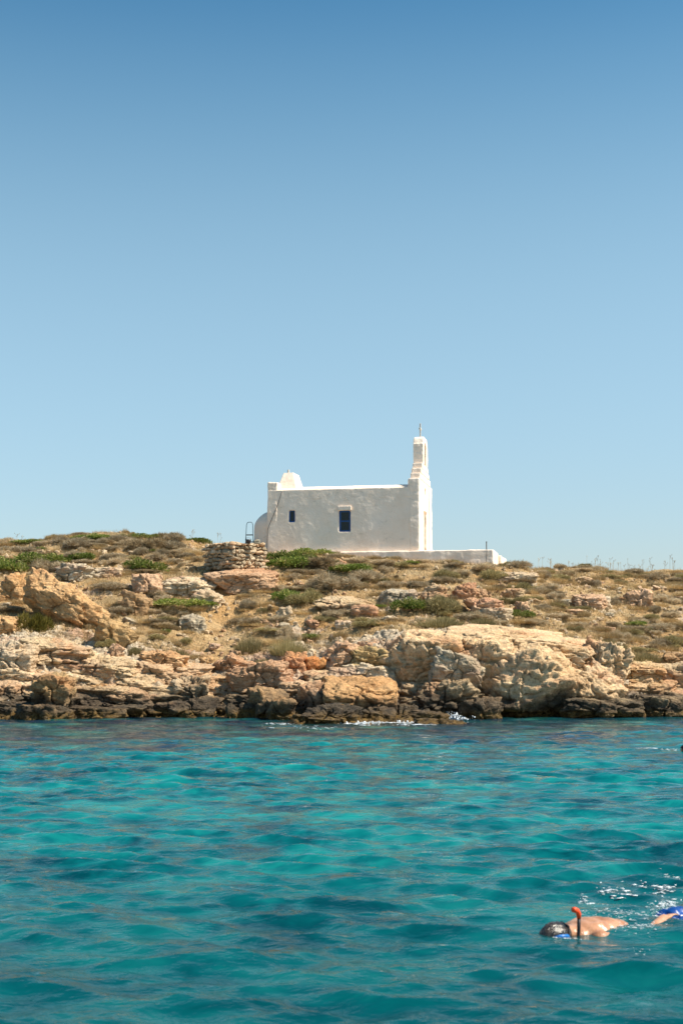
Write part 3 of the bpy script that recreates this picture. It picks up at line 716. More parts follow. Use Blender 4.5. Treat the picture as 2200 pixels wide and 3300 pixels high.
ROCKS = [
 ('boulder', 'large orange boulder leaning towards the sea above the left shore ledges', (62, 345, 1890, 2016), 3, dict(yaw=8, roll=33, tint=OR, facets=12, sub=6, rough=1.1, depth=1.9, sink=.02)),
 ('boulder', 'rounded orange boulder on the far left edge of the slope', (-12, 84, 1850, 1938), 5, dict(tint=OR, sub=5, yaw=20)),
 ('rock', 'low orange rock ledge at far left beside the yellow-green bush', (-40, 66, 1980, 2032), 8, dict(tint=OR, flat=True)),
 ('rock', 'long brown rock trailing right from the big leaning orange boulder', (305, 440, 1998, 2078), 11, dict(tint=(.85, .68, .45), roll=20, yaw=15)),
 ('rock', 'brown rounded rock rising from scrub below the pale ledges on the left', (396, 482, 1902, 1982), 13, dict(tint=BR, facets=10)),
 ('rock', 'grey-white ledge with broken face on the upper left slope', (178, 300, 1822, 1872), 15, dict(tint=GY_, strat=1.2)),
 ('rock', 'pale flat ledge extending right of the grey-white ledge', (286, 396, 1824, 1862), 17, dict(tint=WH, strat=1.0, flat=True)),
 ('rock', 'pinkish squared outcrop at the left end of the pale ledges', (424, 530, 1850, 1912), 19, dict(tint=PK, facets=10)),
 ('rock', 'pale cracked ledge below the path and left of it', (520, 692, 1858, 1908), 21, dict(tilt=10, tint=WH, strat=1.4, sub=6, flat=True)),
 ('rock', 'lower pale slab just left of the sandy path', (610, 724, 1906, 1958), 23, dict(tint=WH, strat=1.0)),
 ('rock', 'grey lumpy rock half hidden by scrub left of the path', (582, 662, 1980, 2034), 25, dict(tint=GY_)),
 ('rock', 'wide flat pinkish ledge carrying the dry-stone enclosure', (662, 894, 1828, 1892), 27, dict(tilt=10, tint=PK, sub=6, flat=True, depth=2.6, strat=.9, sink=.5, rough=.8)),
 ('rock', 'long flat buff slab on the middle of the slope', (1014, 1195, 1922, 1972), 29, dict(tilt=10, tint=BU, sub=6, flat=True, strat=.9, roll=6)),
 ('rock', 'small pale block at the right foot of the long slab', (1128, 1220, 1950, 1985), 31, dict(tint=PK, sub=4)),
 ('rock', 'grey fluted slab on the slope below the terrace', (1226, 1348, 1898, 1946), 33, dict(tilt=10, tint=GY_, sub=6, strat=.3, flat=True, yaw=-15)),
 ('rock', 'grey-buff blocky rock right of the fluted slab', (1352, 1440, 1890, 1942), 35, dict(tint=BU, facets=9)),
 ('rock', 'pinkish upright rock beside grey scrub below the terrace end', (1462, 1532, 1880, 1936), 37, dict(tint=PK, facets=9)),
 ('rock', 'small rounded buff rock between the two pink outcrops', (1526, 1570, 1894, 1926), 39, dict(tint=BU, sub=4)),
 ('rock', 'flat-topped pale outcrop below the terrace end', (1614, 1686, 1892, 1930), 41, dict(tint=BU, flat=True)),
 ('rock', 'broken pinkish outcrop above the big shore block', (1500, 1620, 1926, 1984), 43, dict(tint=PK, strat=1.3, sub=6)),
 ('rock', 'squared grey-pink rock at right end of the broken outcrop', (1655, 1708, 1940, 1986), 45, dict(tint=PK, facets=8)),
 ('rock', 'low pale rock in front of the broken outcrop', (1545, 1650, 1962, 2002), 46, dict(tint=WH, sub=5)),
 ('rock', 'pale slab high on the slope right of the terrace', (1590, 1725, 1840, 1874), 47, dict(tint=WH, flat=True)),
 ('rock', 'long pink flat-faced rock on the right slope', (1838, 1948, 1914, 1958), 49, dict(tilt=10, tint=PK, facets=9, flat=True, sub=6)),
 ('rock', 'small pale upright rock touching the long pink rock', (1934, 1966, 1922, 1960), 51, dict(tint=WH, sub=4)),
 ('rock', 'pink sloping rock towards the right edge of the slope', (2010, 2096, 1904, 1960), 53, dict(tint=PK, facets=9)),
 ('rock', 'small brown rock beside the pink sloping rock', (1984, 2020, 1922, 1952), 54, dict(tint=BR, sub=4)),
 ('rock', 'white boulder on the slope between scrub and path', (982, 1010, 1985, 2014), 55, dict(tint=WH, sub=4)),
 ('rock', 'pale rock patch beside the white boulder on the slope', (888, 940, 1955, 1992), 57, dict(tint=WH, sub=4)),
 ('rock', 'pale rounded rock near the middle of the slope above the pink shore rocks', (1078, 1132, 2000, 2030), 59, dict(tint=WH, sub=4)),
 # shore masses
 ('cliff_block', 'big flat-topped buff block at the left end of the shore cliff', (1222, 1505, 2020, 2200), 61, dict(tilt=6, yaw=-8, tint=CL, sub=6, facets=14, flat=True, depth=3.2, rough=1.3, d=52.4, sink=.35)),
 ('cliff_block', 'long pale slab forming the top of the shore cliff', (1430, 1815, 2022, 2104), 63, dict(tilt=8, tint=CL, sub=6, facets=12, flat=True, depth=3.6, roll=3, d=53.2, sink=.5)),
 ('cliff_block', 'second pale slab lower and right on the shore cliff top', (1640, 1908, 2044, 2146), 65, dict(tilt=9, tint=CL, sub=6, facets=12, flat=True, depth=3.0, roll=5, d=52.6, sink=.4)),
 ('cliff_block', 'lumpy buff mass bulging at the right end of the cliff', (1862, 2016, 2078, 2210), 67, dict(tint=CL, sub=6, roll=16, depth=2.4, d=52.4, rough=1.2)),
 ('cliff_block', 'broad cracked buff face in the middle of the shore cliff', (1530, 1840, 2080, 2300), 69, dict(tint=CL, sub=6, facets=20, depth=3.0, d=51.2, rough=.95)),
 ('cliff_block', 'sloping lower right flank of the shore cliff', (1760, 2010, 2126, 2296), 71, dict(tint=CL, sub=6, facets=16, depth=2.6, d=51.6, roll=14, rough=.95)),
 ('cliff_block', 'rounded buff bulge between the left block and the cracked cliff face', (1440, 1640, 2062, 2200), 70, dict(tint=CL, sub=6, facets=14, depth=2.6, d=52.0)),
 ('rock', 'grey angular rock wedged low in front of the cliff block', (1388, 1552, 2104, 2208), 73, dict(tint=GY_, sub=6, facets=9, depth=2.0, d=51.2, roll=12)),
 ('rock', 'dark pitted rock below the grey angular rock at the tideline', (1330, 1548, 2182, 2300), 75, dict(tint=(.8, .72, .6), sub=6, depth=2.0, d=50.4, rough=1.3)),
 ('rock', 'dark triangular rock standing at the waterline before the cliff', (1482, 1614, 2250, 2312), 77, dict(tint=BR, sub=5, facets=7, depth=1.0, d=49.6, sink=.5)),
 ('boulder', 'flat orange-topped boulder with dark undercut face by the sea', (1046, 1276, 2176, 2302), 79, dict(tilt=11, tint=(1.0, .72, .46), sub=6, facets=9, flat=True, depth=2.6, d=49.3, rough=.9, strat=.3)),
 ('rock', 'reddish block touching the left side of the orange-topped boulder', (960, 1060, 2200, 2300), 81, dict(tint=PK, sub=5, facets=9, depth=1.5, d=49.8)),
 ('rock', 'dark brown boulder at the tideline left of the reddish block', (802, 925, 2222, 2308), 83, dict(tint=BR, sub=5, facets=9, depth=1.4, d=50.2)),
 ('rock', 'smooth brown-topped rock in front of the dark tideline boulder', (858, 955, 2252, 2318), 85, dict(tint=BR, sub=5, facets=8, depth=1.1, d=49.2, sink=.5)),
 ('rock', 'small dark wet rock left of the tideline boulders', (728, 770, 2268, 2316), 87, dict(tint=DK, sub=4, d=50.2, sink=.5)),
 ('rock', 'dark wet rock squeezed between two tideline boulders', (765, 815, 2262, 2312), 88, dict(tint=DK, sub=4, d=50.4, sink=.5)),
 ('rock', 'black jagged ledge jutting lowest into the sea', (950, 1158, 2278, 2340), 89, dict(tint=DK, sub=6, depth=2.6, d=46.2, rough=1.3, strat=1.2, sink=.5)),
 ('rock', 'dark undercut rock right of the black jagged ledge', (1150, 1272, 2276, 2328), 91, dict(tint=(.5, .42, .33), sub=5, depth=1.6, d=47.8, sink=.5)),
 ('rock', 'low brown wave-washed rock in the foam', (1340, 1500, 2316, 2342), 93, dict(tint=BR, sub=5, depth=1.6, d=45.6, sink=1.2)),
 ('rock', 'low golden weed-covered rock shelf right of the undercut rock', (1278, 1440, 2282, 2330), 94, dict(tint=BR, sub=5, depth=2.0, d=47.6, sink=.6, flat=True)),
 ('rock', 'pink blocky rock above the orange-topped boulder', (1042, 1158, 2076, 2146), 95, dict(tint=PK, sub=6, facets=9, depth=1.8)),
 ('rock', 'rounded pink rock on the shoulder of the pink blocky rock', (1138, 1206, 2072, 2112), 97, dict(tint=PK, sub=5, back=.4)),
 ('rock', 'yellowish jagged rock leading up to the cliff block', (1110, 1250, 2090, 2160), 99, dict(tint=(1, .9, .62), sub=6, rough=1.3)),
 ('rock', 'long pale rounded rock lying under the yellowish jagged rock', (1060, 1290, 2140, 2206), 101, dict(tint=WH, sub=6, depth=2.0, roll=4)),
 ('rock', 'rust-red jagged rock at the end of the sandy gully', (905, 985, 2102, 2168), 103, dict(tint=(1.05, .72, .52), sub=5, facets=9)),
 ('rock', 'dark red layered mass on the left of the sandy gully', (748, 940, 2140, 2222), 105, dict(tint=(.85, .62, .5), sub=6, facets=10, roll=-10, depth=2.0)),
 ('rock', 'pinkish broken rock mass where the path meets the shore', (672, 815, 2108, 2176), 107, dict(tint=(1.0, .74, .6), sub=6, rough=1.3)),
 ('rock', 'small rust-orange rock beside the rust-red rock', (985, 1050, 2120, 2160), 109, dict(tint=(1.1, .66, .35), sub=4)),
 ('rock', 'upright brown weathered block on the left tideline', (114, 232, 2178, 2272), 111, dict(tint=(.8, .66, .46), sub=6, facets=7, depth=1.5, roll=10, d=49.9)),
 ('rock', 'pale boulder perched on the layered left shore ledges', (340, 405, 2078, 2128), 113, dict(tint=PK, sub=5)),
 ('cliff_block', 'long layered buff ledge on the left shore', (40, 300, 2056, 2132), 115, dict(tilt=10, tint=BU, sub=6, strat=2.2, flat=True, depth=2.4, roll=4)),
 ('cliff_block', 'lower layered ledge stepping down on the left shore', (210, 440, 2110, 2170), 117, dict(tilt=10, tint=BU, sub=6, strat=2.2, flat=True, depth=2.0, roll=5)),
 ('cliff_block', 'pale steep face at the far left of the shore', (-60, 120, 2078, 2160), 119, dict(tint=(1, .9, .8), sub=6, depth=2.0, facets=9)),
 ('rock', 'reddish rock shelf left of where the path meets the shore', (455, 600, 2098, 2150), 121, dict(tint=(1.02, .76, .55), sub=6, roll=10)),
 ('rock', 'dark ledge at the waterline below the upright brown block', (60, 230, 2262, 2322), 123, dict(tint=(.75, .6, .42), sub=5, depth=2, d=49.0, flat=True, sink=.4)),
 ('rock', 'dark rounded mass at the waterline left of centre', (548, 700, 2250, 2314), 125, dict(tint=(.6, .5, .38), sub=6, depth=1.8, d=51, sink=.4)),
 ('rock', 'grey pitted shelf above the dark rounded mass', (540, 700, 2180, 2262), 127, dict(tint=(1.0, .93, .84), sub=6, depth=2.0, rough=1.3)),
 ('rock', 'long low dark shelf at the waterline below the cliff flank', (1800, 2060, 2240, 2316), 129, dict(tint=(.7, .62, .5), sub=6, depth=2.2, d=50.6, flat=True, rough=1.2, sink=.4)),
 ('rock', 'dark shelf reaching the right edge at the waterline', (2030, 2260, 2232, 2312), 131, dict(tint=(.6, .54, .45), sub=6, depth=2.2, d=51.4, flat=True, rough=1.2, sink=.4)),
 ('rock', 'flat yellowish shelf right of the cliff', (1985, 2130, 2128, 2186), 133, dict(tilt=10, tint=(1.05, .92, .68), sub=6, depth=2.4, flat=True)),
 ('rock', 'buff squared rock at the right edge above the dark shelf', (2105, 2240, 2140, 2210), 135, dict(tint=BU, sub=5, facets=9)),
 ('rock', 'brown rock among grass at the right edge', (2090, 2215, 2104, 2148), 137, dict(tint=BR, sub=5)),
 ('rock', 'golden weed-covered rocks at waterline left of the dark rounded mass', (225, 420, 2272, 2318), 139, dict(tint=(.8, .65, .42), sub=5, depth=1.6, d=50.2, sink=.5, flat=True)),
]
LEDGES = []
_lr = random.Random(21)
for row, (yy0, step) in enumerate(((2128, 105), (2160, 120), (2192, 115), (2226, 125), (2258, 120))):
    xx = -330 + _lr.uniform(0, 60)
    while xx < 790:
        wpx = _lr.uniform(95, 230); hpx = _lr.uniform(30, 52)
        if _lr.random() < .85: LEDGES.append((xx, xx + wpx, yy0 + _lr.uniform(-10, 10), hpx, row))
        xx += wpx * _lr.uniform(.6, .95)
for xx, yy0, wpx, hpx in ((2230, 2130, 180, 50), (2260, 2190, 220, 50), (2220, 2240, 200, 50), (2400, 2160, 200, 60), (2420, 2230, 220, 50), (1275, 2200, 150, 50), (1300, 2245, 160, 45), (2010, 2190, 170, 45), (2080, 2215, 150, 40), (1960, 2255, 140, 40), (2150, 2175, 120, 40), (900, 2190, 110, 46), (980, 2160, 120, 40)):
    LEDGES.append((xx, xx + wpx, yy0, hpx, 9))
LEDGE_OBJ = []
for k, (xa, xb, ya, hp, row) in enumerate(LEDGES):
    g_ = hit((xa + xb) / 2, ya + hp)
    o = rock_obj('shore_ledge', 'x', (xa, xb, ya, ya + hp), 400 + k, depth=_lr.uniform(1.2, 2.0), tilt=_lr.uniform(4, 14), roll=_lr.uniform(-2, 6), yaw=_lr.uniform(-14, 14),
                 tint=_lr.choice(((1.05, .93, .78), (1.02, .84, .70), (1.1, 1.0, .86), (.98, .82, .64))), facets=12, sub=5, rough=1.0, strat=_lr.uniform(.8, 2.2), flat=True, sink=.5)
    LEDGE_OBJ.append((o, ('wide' if xb - xa > 160 else 'narrow') + ' layered rock ledge', (xa + xb) / 2, ya + hp / 2, 'rock', 'layered ledges along the shore'))
KEEP = []
for nm, lab, bb, sd, kw in ROCKS:
    o = rock_obj(nm, lab, bb, sd, **kw); KEEP.append((bb[0], bb[1], bb[2], bb[3]))

# small loose rocks scattered on the slope
rng = random.Random(7)
protos = []
for k in range(7):
    V, Fc = rock_np(200 + k, (1, .8, .7), 10, 4, .9); protos.append(np_mesh('loose_rock', V, Fc, True)); protos[-1].materials.append(M['rock'])
def on_rock(px, py):
    return any(a - 6 < px < b + 6 and c - 4 < py < d_ + 4 for a, b, c, d_ in KEEP)
def pix(x, y, z):
    vy, vz = y * cp + (z - CAM_H) * sp, -y * sp + (z - CAM_H) * cp
    return 1100 + x / vy * F, 1650 - vz / vy * F
LATE = list(LEDGE_OBJ); SIZEWORD = lambda v: 'small' if v < .2 else ('large' if v > .33 else 'mid-sized')
cnt = 0
while cnt < 190:
    y = rng.uniform(56.5, 70); x = rng.uniform(-.27, .27) * y
    u, v = chap(x, y)
    if -8.4 < u < 4.3 and v > -.7: continue
    z = ground_z(x, y); px, py = pix(x, y, z)
    if 640 < px < 880 and py < 1830: continue
    s = rng.choice((.14, .18, .22, .28, .36, .5))
    o = link('loose_rock', protos[cnt % 7], None, None, (x, y, z + s * .08), (rng.uniform(-.3, .3), rng.uniform(-.3, .3), rng.uniform(0, 6.3)), (s * rng.uniform(.9, 1.8), s, s * rng.uniform(.6, 1)))
    o.color = (*rng.choice((WH, PK, BU, BU, GY_, WH)), 1)
    LATE.append((o, SIZEWORD(s) + ' loose pale rock', px, py, 'rock', 'loose rocks on the scrubby slope')); cnt += 1
cnt = 0
while cnt < 70:
    px, py = rng.uniform(-20, 2220), rng.uniform(2090, 2300)
    h = ground_hit(px, py); s = rng.choice((.2, .25, .3, .4, .55))
    if h.y > 58: continue
    o = link('shore_stone', protos[cnt % 7], None, None, (h.x, h.y, h.z + s * .06), (rng.uniform(-.3, .3), rng.uniform(-.3, .3), rng.uniform(0, 6.3)), (s * rng.uniform(1, 1.8), s, s * rng.uniform(.6, 1)))
    o.color = (*rng.choice((WH, PK, BU, BR, OR, BR)), 1)
    LATE.append((o, SIZEWORD(s) + ' broken stone', px, py, 'stone', 'broken stones lodged in the shore rocks')); cnt += 1

# gravel: uncountable
def scatter_np(n, seed, y0, y1, accept):
    rs = np.random.RandomState(seed); out = []
    while len(out) < n:
        y = rs.uniform(y0, y1); x = rs.uniform(-.33, .33) * y
        if accept(x, y): out.append((x, y, ground_z(x, y)))
    return np.array(out)
def free(x, y):
    u, v = chap(x, y); return not (-8.1 < u < 3.9 and v > -.45)
def build_gravel():
    rs = np.random.RandomState(5); pts = scatter_np(4200, 5, 54.5, 71, free)
    bm = bmesh.new(); bmesh.ops.create_icosphere(bm, subdivisions=1, radius=1.0)
    V0 = np.array([v.co[:] for v in bm.verts]); F0 = np.array([[v.index for v in f.verts] for f in bm.faces]); bm.free()
    Vs, Fs = [], []
    for k, p in enumerate(pts):
        s = rs.choice([.03, .04, .055, .075, .11]); V = V0 * rs.uniform(.6, 1.25, (len(V0), 1)) * s * rs.uniform(.6, 1.4, 3)
        Vs.append(V + p + [0, 0, s * .3]); Fs.append(F0 + k * len(V0))
    o = link('gravel', np_mesh('gravel', np.vstack(Vs), np.vstack(Fs), False), M['rock']); o.color = (1.05, .98, .88, 1)
    tag(o, 'loose stone chips strewn over the dry slope', 'gravel', None, 'stuff')
build_gravel()

# ---------------------------------------------------------------- plants
def blades_mesh(name, segs, tints, mat, quad=False):
    """segs: base point, tip point, side vector -> one tapering blade each"""
    b, t, s = segs; n = len(b)
    if quad:
        V = np.stack([b - s * .5, b + s * .5, (b + t) / 2 + s, t, (b + t) / 2 - s], 1).reshape(-1, 3)
        i = np.arange(n)[:, None] * 5; Fc = np.vstack([i + [0, 1, 2], i + [0, 2, 4], i + [4, 2, 3]]); tt = np.repeat(tints, 5)
    else:
        V = np.stack([b - s, b + s, t], 1).reshape(-1, 3); Fc = np.arange(n * 3).reshape(-1, 3); tt = np.repeat(tints, 3)
    me = np_mesh(name, V, Fc, False, {'tint': tt}); me.materials.append(mat); return me
def unit(v): return v / np.maximum(np.linalg.norm(v, axis=1), 1e-9)[:, None]
def shrub_mesh(seed, mat, n=2600, lobes=9, tw=.22, wd=.012, flat=.55, quad=False, up=.3):
    """a lumpy cushion of width 2 and height about 1: lobes bristling with twigs"""
    rs = np.random.RandomState(seed)
    a = rs.uniform(0, 6.28, lobes); rad = np.sqrt(rs.rand(lobes)) * .85
    c = np.c_[rad * np.cos(a), rad * np.sin(a), rs.uniform(.05, .42, lobes) * (1 - rad * .5)]
    lr = rs.uniform(.16, .5, lobes)
    li = rs.randint(0, lobes, n); d = unit(rs.normal(size=(n, 3)) + [0, 0, .45]); d[:, 2] = np.where(d[:, 2] < -.25, -d[:, 2], d[:, 2])
    r = lr[li] * rs.uniform(.55, 1.08, n)
    p = c[li] + d * r[:, None]; p[:, 2] = np.maximum(p[:, 2], 0.0)
    dr = unit(d + rs.normal(0, .55, (n, 3)) + [0, 0, up])
    ln = tw * rs.uniform(.5, 1.5, n)
    tip = p + dr * ln[:, None]; side = unit(np.cross(dr, rs.normal(size=(n, 3)))) * (wd * rs.uniform(.6, 1.4, n))[:, None]
    lobe_t = rs.uniform(-.2, .2, lobes)
    tint = np.clip(rs.normal(.5, .2, n) + lobe_t[li], 0, 1)
    return blades_mesh('shrub', (p, tip, side), tint, mat, quad)
def tuft_mesh(seed, mat, n=900, wd=.012, spread=.75, stems=0):
    """a clump of upright blades of width about 2 and height 1"""
    rs = np.random.RandomState(seed); a = rs.uniform(0, 6.28, n); rad = np.sqrt(rs.rand(n)) * .8
    b = np.c_[rad * np.cos(a), rad * np.sin(a), np.zeros(n)]
    lean = np.c_[np.cos(a) * rad, np.sin(a) * rad, np.zeros(n)] * spread + rs.normal(0, .22, (n, 3)) * [1, 1, 0]
    hgt = (1 - rad * rad * .75) * rs.uniform(.45, 1.05, n)
    tip = b + lean * .5 + np.c_[np.zeros((n, 2)), hgt]
    side = unit(np.c_[rs.normal(size=(n, 2)), np.zeros(n)]) * (wd * rs.uniform(.6, 1.4, n))[:, None]
    return blades_mesh('tuft', (b, tip, side), np.clip(rs.normal(.5, .22, n), 0, 1), mat)
MESH = {
    'grey': [shrub_mesh(s, M['dry'], 5200, 10, wd=.014) for s in (1, 2, 3, 4)],
    'brown': [shrub_mesh(s, M['brown'], 4600, 8, wd=.016) for s in (11, 12, 13)],
    'green': [shrub_mesh(s, M['green'], 3600, 14, tw=.12, wd=.03, quad=True, up=.5) for s in (21, 22, 23)],
    'yellow': [shrub_mesh(s, M['yellow'], 5000, 12, tw=.16, wd=.016, quad=True, up=.6) for s in (31,)],
    'dark': [shrub_mesh(s, M['olive'], 5000, 9, tw=.2, wd=.016) for s in (41, 42)],
    'olive': [tuft_mesh(s, M['olive'], 1500) for s in (51, 52, 53)],
    'straw': [tuft_mesh(s, M['straw'], 900) for s in (61, 62, 63)],
}
_pc = [0]
def plant(kind, name, label, px, py, wpx, hpx, group=None, cat='shrub', d=None, deep=.8):
    g = ground_hit(px, py) if d is None else None
    if d is not None:
        q = at(px, py, d); g = Vector((q.x, q.y, ground_z(q.x, q.y)))
    k = g.y / F; _pc[0] += 1; me = MESH[kind][_pc[0] % len(MESH[kind])]
    o = link(name, me, None, None, (g.x, g.y, g.z - .04), (0, 0, _pc[0] * 1.7), (wpx * k * .5, wpx * k * .5 * deep, hpx * k * 1.05))
    o.rotation_euler.z = (_pc[0] * 1.7) % 6.28 if abs(deep - 1) < .01 else ((_pc[0] % 5) - 2) * .12
    return tag(o, label, cat, group)
PL = [
 ('yellow', 'bush', 'rounded yellow-green bush tucked against the leaning orange boulder', 105, 2032, 115, 88),
 ('green', 'cushion_plant', 'bright green cushion plant along the left edge of the slope', 20, 1845, 121, 58),
 ('green', 'cushion_plant', 'bright green mat beside the dry grey shrub on the left slope', 130, 1822, 175, 49),
 ('green', 'cushion_plant', 'small bright green cushion above the grey-white ledge', 262, 1806, 94, 36),
 ('green', 'cushion_plant', 'green mat spreading right of the grey-white ledge', 462, 1836, 135, 49),
 ('green', 'cushion_plant', 'green mat growing at the foot of the pale cracked ledge', 590, 1954, 189, 33),
 ('green', 'cushion_plant', 'green mat on the skyline at the far left', 90, 1744, 121, 20),
 ('green', 'cushion_plant', 'green mat on the skyline left of the highest mound', 320, 1738, 130, 24),
 ('green', 'cushion_plant', 'green top of the highest mound on the skyline', 470, 1720, 130, 22),
 ('green', 'cushion_plant', 'green mat on the skyline just left of the dry-stone enclosure', 625, 1750, 130, 26),
 ('brown', 'shrub', 'big brown dry mound under the green skyline top', 480, 1772, 150, 56),
 ('grey', 'shrub', 'dry grey shrub right of the big brown mound', 560, 1776, 90, 40),
 ('grey', 'shrub', 'pale dry shrub on the skyline between the green skyline plants', 395, 1742, 110, 34),
 ('brown', 'shrub', 'brown shrub on the skyline right of the highest mound', 545, 1740, 110, 36),
 ('grey', 'shrub', 'dry shrub on the skyline left of the green mats', 215, 1750, 110, 30),
 ('grey', 'shrub', 'dry grey shrub left of the big brown mound', 250, 1768, 100, 40),
 ('green', 'cushion_plant', 'tall bright green plant beside the right end of the dry-stone enclosure', 930, 1806, 160, 40),
 ('green', 'cushion_plant', 'bright green plant under the chapel wall', 1000, 1792, 150, 32),
 ('green', 'cushion_plant', 'lower green plant right of the dry-stone enclosure', 925, 1830, 148, 52),
 ('brown', 'shrub', 'dark brown shrub spilling below the bright green plants', 1020, 1830, 150, 44),
 ('grey', 'shrub', 'dry grey shrub at the chapel wall base under the small window', 905, 1768, 80, 24),
 ('grey', 'shrub', 'pale dry shrub at the chapel wall base between the windows', 1000, 1775, 110, 28),
 ('grey', 'shrub', 'large grey shrub in the middle of the slope', 1075, 1895, 150, 56),
 ('grey', 'shrub', 'wide grey shrub right of the large middle shrub', 1180, 1870, 140, 46),
 ('green', 'cushion_plant', 'green plant behind the wide grey shrub', 1130, 1846, 148, 36),
 ('green', 'cushion_plant', 'green plant low in the middle of the slope', 935, 1930, 121, 46),
 ('dark', 'shrub', 'grey-green shrub around the low green plant', 985, 1940, 130, 52),
 ('dark', 'shrub', 'dark grey-green bush beside the fluted slab', 1430, 1968, 150, 78),
 ('green', 'cushion_plant', 'green plant in front of the fluted slab', 1330, 1966, 148, 52),
 ('dark', 'shrub', 'dark green bush below the outer end of the terrace', 1600, 1862, 120, 42),
 ('dark', 'shrub', 'dark green bush beside the pale slab right of the terrace', 1672, 1900, 90, 34),
 ('dark', 'shrub', 'dark green bush below the terrace left of its outer end', 1440, 1870, 110, 38),
 ('green', 'cushion_plant', 'small bright green plant above the shore cliff', 1672, 1992, 94, 33),
 ('olive', 'grass_tuft', 'large olive grass tuft left of the path foot', 805, 2096, 105, 60),
 ('olive', 'grass_tuft', 'large olive grass tuft right of the path foot', 930, 2102, 135, 66),
 ('olive', 'grass_tuft', 'olive grass tuft on top of the shore cliff', 1552, 2026, 90, 40),
 ('olive', 'grass_tuft', 'wide olive grass patch behind the big cliff block', 1420, 2022, 170, 40),
 ('olive', 'grass_tuft', 'olive grass at the right end of the cliff top', 1960, 2090, 130, 50),
 ('olive', 'grass_tuft', 'olive grass tuft in the hollow right of the cliff', 2070, 2132, 120, 50),
 ('yellow', 'bush', 'low yellow-green plant on the right shore shelf', 2000, 2122, 60, 22),
 ('yellow', 'bush', 'low yellow-green plant at the right edge above the dark shelf', 2150, 2132, 90, 18),
 ('dark', 'shrub', 'dark bush at the right edge of the slope', 2170, 2078, 80, 46),
 ('olive', 'grass_tuft', 'olive grass tuft on the reddish rock shelf left of the path', 560, 2112, 110, 44),
 ('dark', 'shrub', 'dark shrub right of the trailing brown rock', 440, 2098, 60, 40),
 ('dark', 'shrub', 'olive shrub below the leaning orange boulder', 345, 2082, 70, 32),
 ('grey', 'shrub', 'dry grey shrub on the near side of the path', 800, 1960, 70, 44),
 ('grey', 'shrub', 'dry grey shrub below the flat ledge of the enclosure', 705, 1886, 60, 36),
 ('brown', 'shrub', 'brown shrub beside the path below the slab', 815, 2020, 60, 36),
 ('grey', 'shrub', 'grey shrub above the right pink rocks', 1750, 1912, 80, 34),
 ('grey', 'shrub', 'grey shrub left of the long pink rock', 1790, 1930, 70, 30),
 ('grey', 'shrub', 'large dry shrub on the left slope above the orange boulder', 150, 1838, 110, 46),
 ('olive', 'grass_tuft', 'olive tuft in the rust-red rocks near the shore', 850, 2146, 56, 24),
 ('grey', 'shrub', 'bare dry bush standing out on the right skyline', 1925, 1836, 46, 30),
]
for k in PL: plant(k[0], k[1], k[2], *k[3:], cat={'grass_tuft': 'grass', 'cushion_plant': 'plant'}.get(k[1], 'shrub'))
LANDMARKS = [
 ('big leaning orange boulder', 205, 1950), ('orange boulder at the left edge', 35, 1900), ('yellow-green bush', 105, 1995), ('grey-white ledge', 240, 1848), ('brown rounded rock', 440, 1940),
 ('pale cracked ledge', 600, 1885), ('dry-stone enclosure', 762, 1790), ('ledge under the enclosure', 780, 1862), ('sandy path', 715, 1990), ('foot of the path', 700, 2090),
 ('big brown skyline mound', 480, 1750), ('green plants by the enclosure', 950, 1790), ('chapel wall', 1100, 1770), ('white terrace', 1450, 1800), ('outer terrace corner', 1610, 1815),
 ('large grey shrub at mid slope', 1075, 1870), ('long buff slab', 1105, 1948), ('white boulder by the path', 996, 2000), ('grey fluted slab', 1287, 1922), ('dark bush by the fluted slab', 1430, 1930),
 ('broken pinkish outcrop', 1560, 1955), ('pale slab right of the terrace', 1657, 1857), ('dark bushes below the terrace', 1600, 1845), ('cliff-top slab', 1620, 2022), ('big cliff block', 1350, 2022),
 ('long pink rock', 1893, 1936), ('pink sloping rock', 2053, 1932), ('bare bush on the right skyline', 1925, 1822), ('dark bush at the right edge', 2170, 2055), ('olive grass tuft below the path', 930, 2070),
 ('pink blocky shore rock', 1100, 2076), ('olive grass right of the cliff', 1960, 2070), ('left skyline plants', 300, 1728), ('right skyline stalks', 2050, 1815), ('trailing brown rock', 370, 2040),
 ('layered left shore ledge', 170, 2070), ('orange-topped sea boulder', 1160, 2230), ('triangular waterline rock', 1548, 2280), ('upright brown tideline block', 173, 2225), ('dark red layered mass', 845, 2180),
 ('cracked cliff face', 1690, 2190), ('dark right-hand shelf', 2100, 2270), ('sloping cliff flank', 1890, 2210), ('grey pitted shelf', 620, 2220), ('far left steep face', 30, 2120), ('flat yellowish shelf', 2057, 2157),
]
USED = {}
def where_label(desc, px, py):
    near = sorted(LANDMARKS, key=lambda l: (l[1] - px) ** 2 + ((l[2] - py) * 1.8) ** 2)[:7]
    for tag_ in ('', 'close ', 'well '):
        for nm, lx, ly in near:
            dx, dy = px - lx, (py - ly) * 1.8; dist = math.hypot(dx, dy)
            if tag_ == 'close ' and dist > 90 or tag_ == 'well ' and dist < 90: continue
            if abs(dx) > 1.6 * abs(dy): rel = 'right of' if dx > 0 else 'left of'
            elif abs(dy) > 1.6 * abs(dx): rel = 'below' if dy > 0 else 'above'
            else: rel = ('below' if dy > 0 else 'above') + (' and right of' if dx > 0 else ' and left of')
            lab = f'{desc} {tag_}{rel} the {nm}'
            if lab not in USED: USED[lab] = 1; return lab
    nm, lx, ly = near[0]; lab = f'{desc} in the thick scrub around the {nm}'; USED[lab] = 1
    return lab
SIZEW = lambda v, a, b: 'small' if v < a else ('large' if v > b else 'mid-sized')
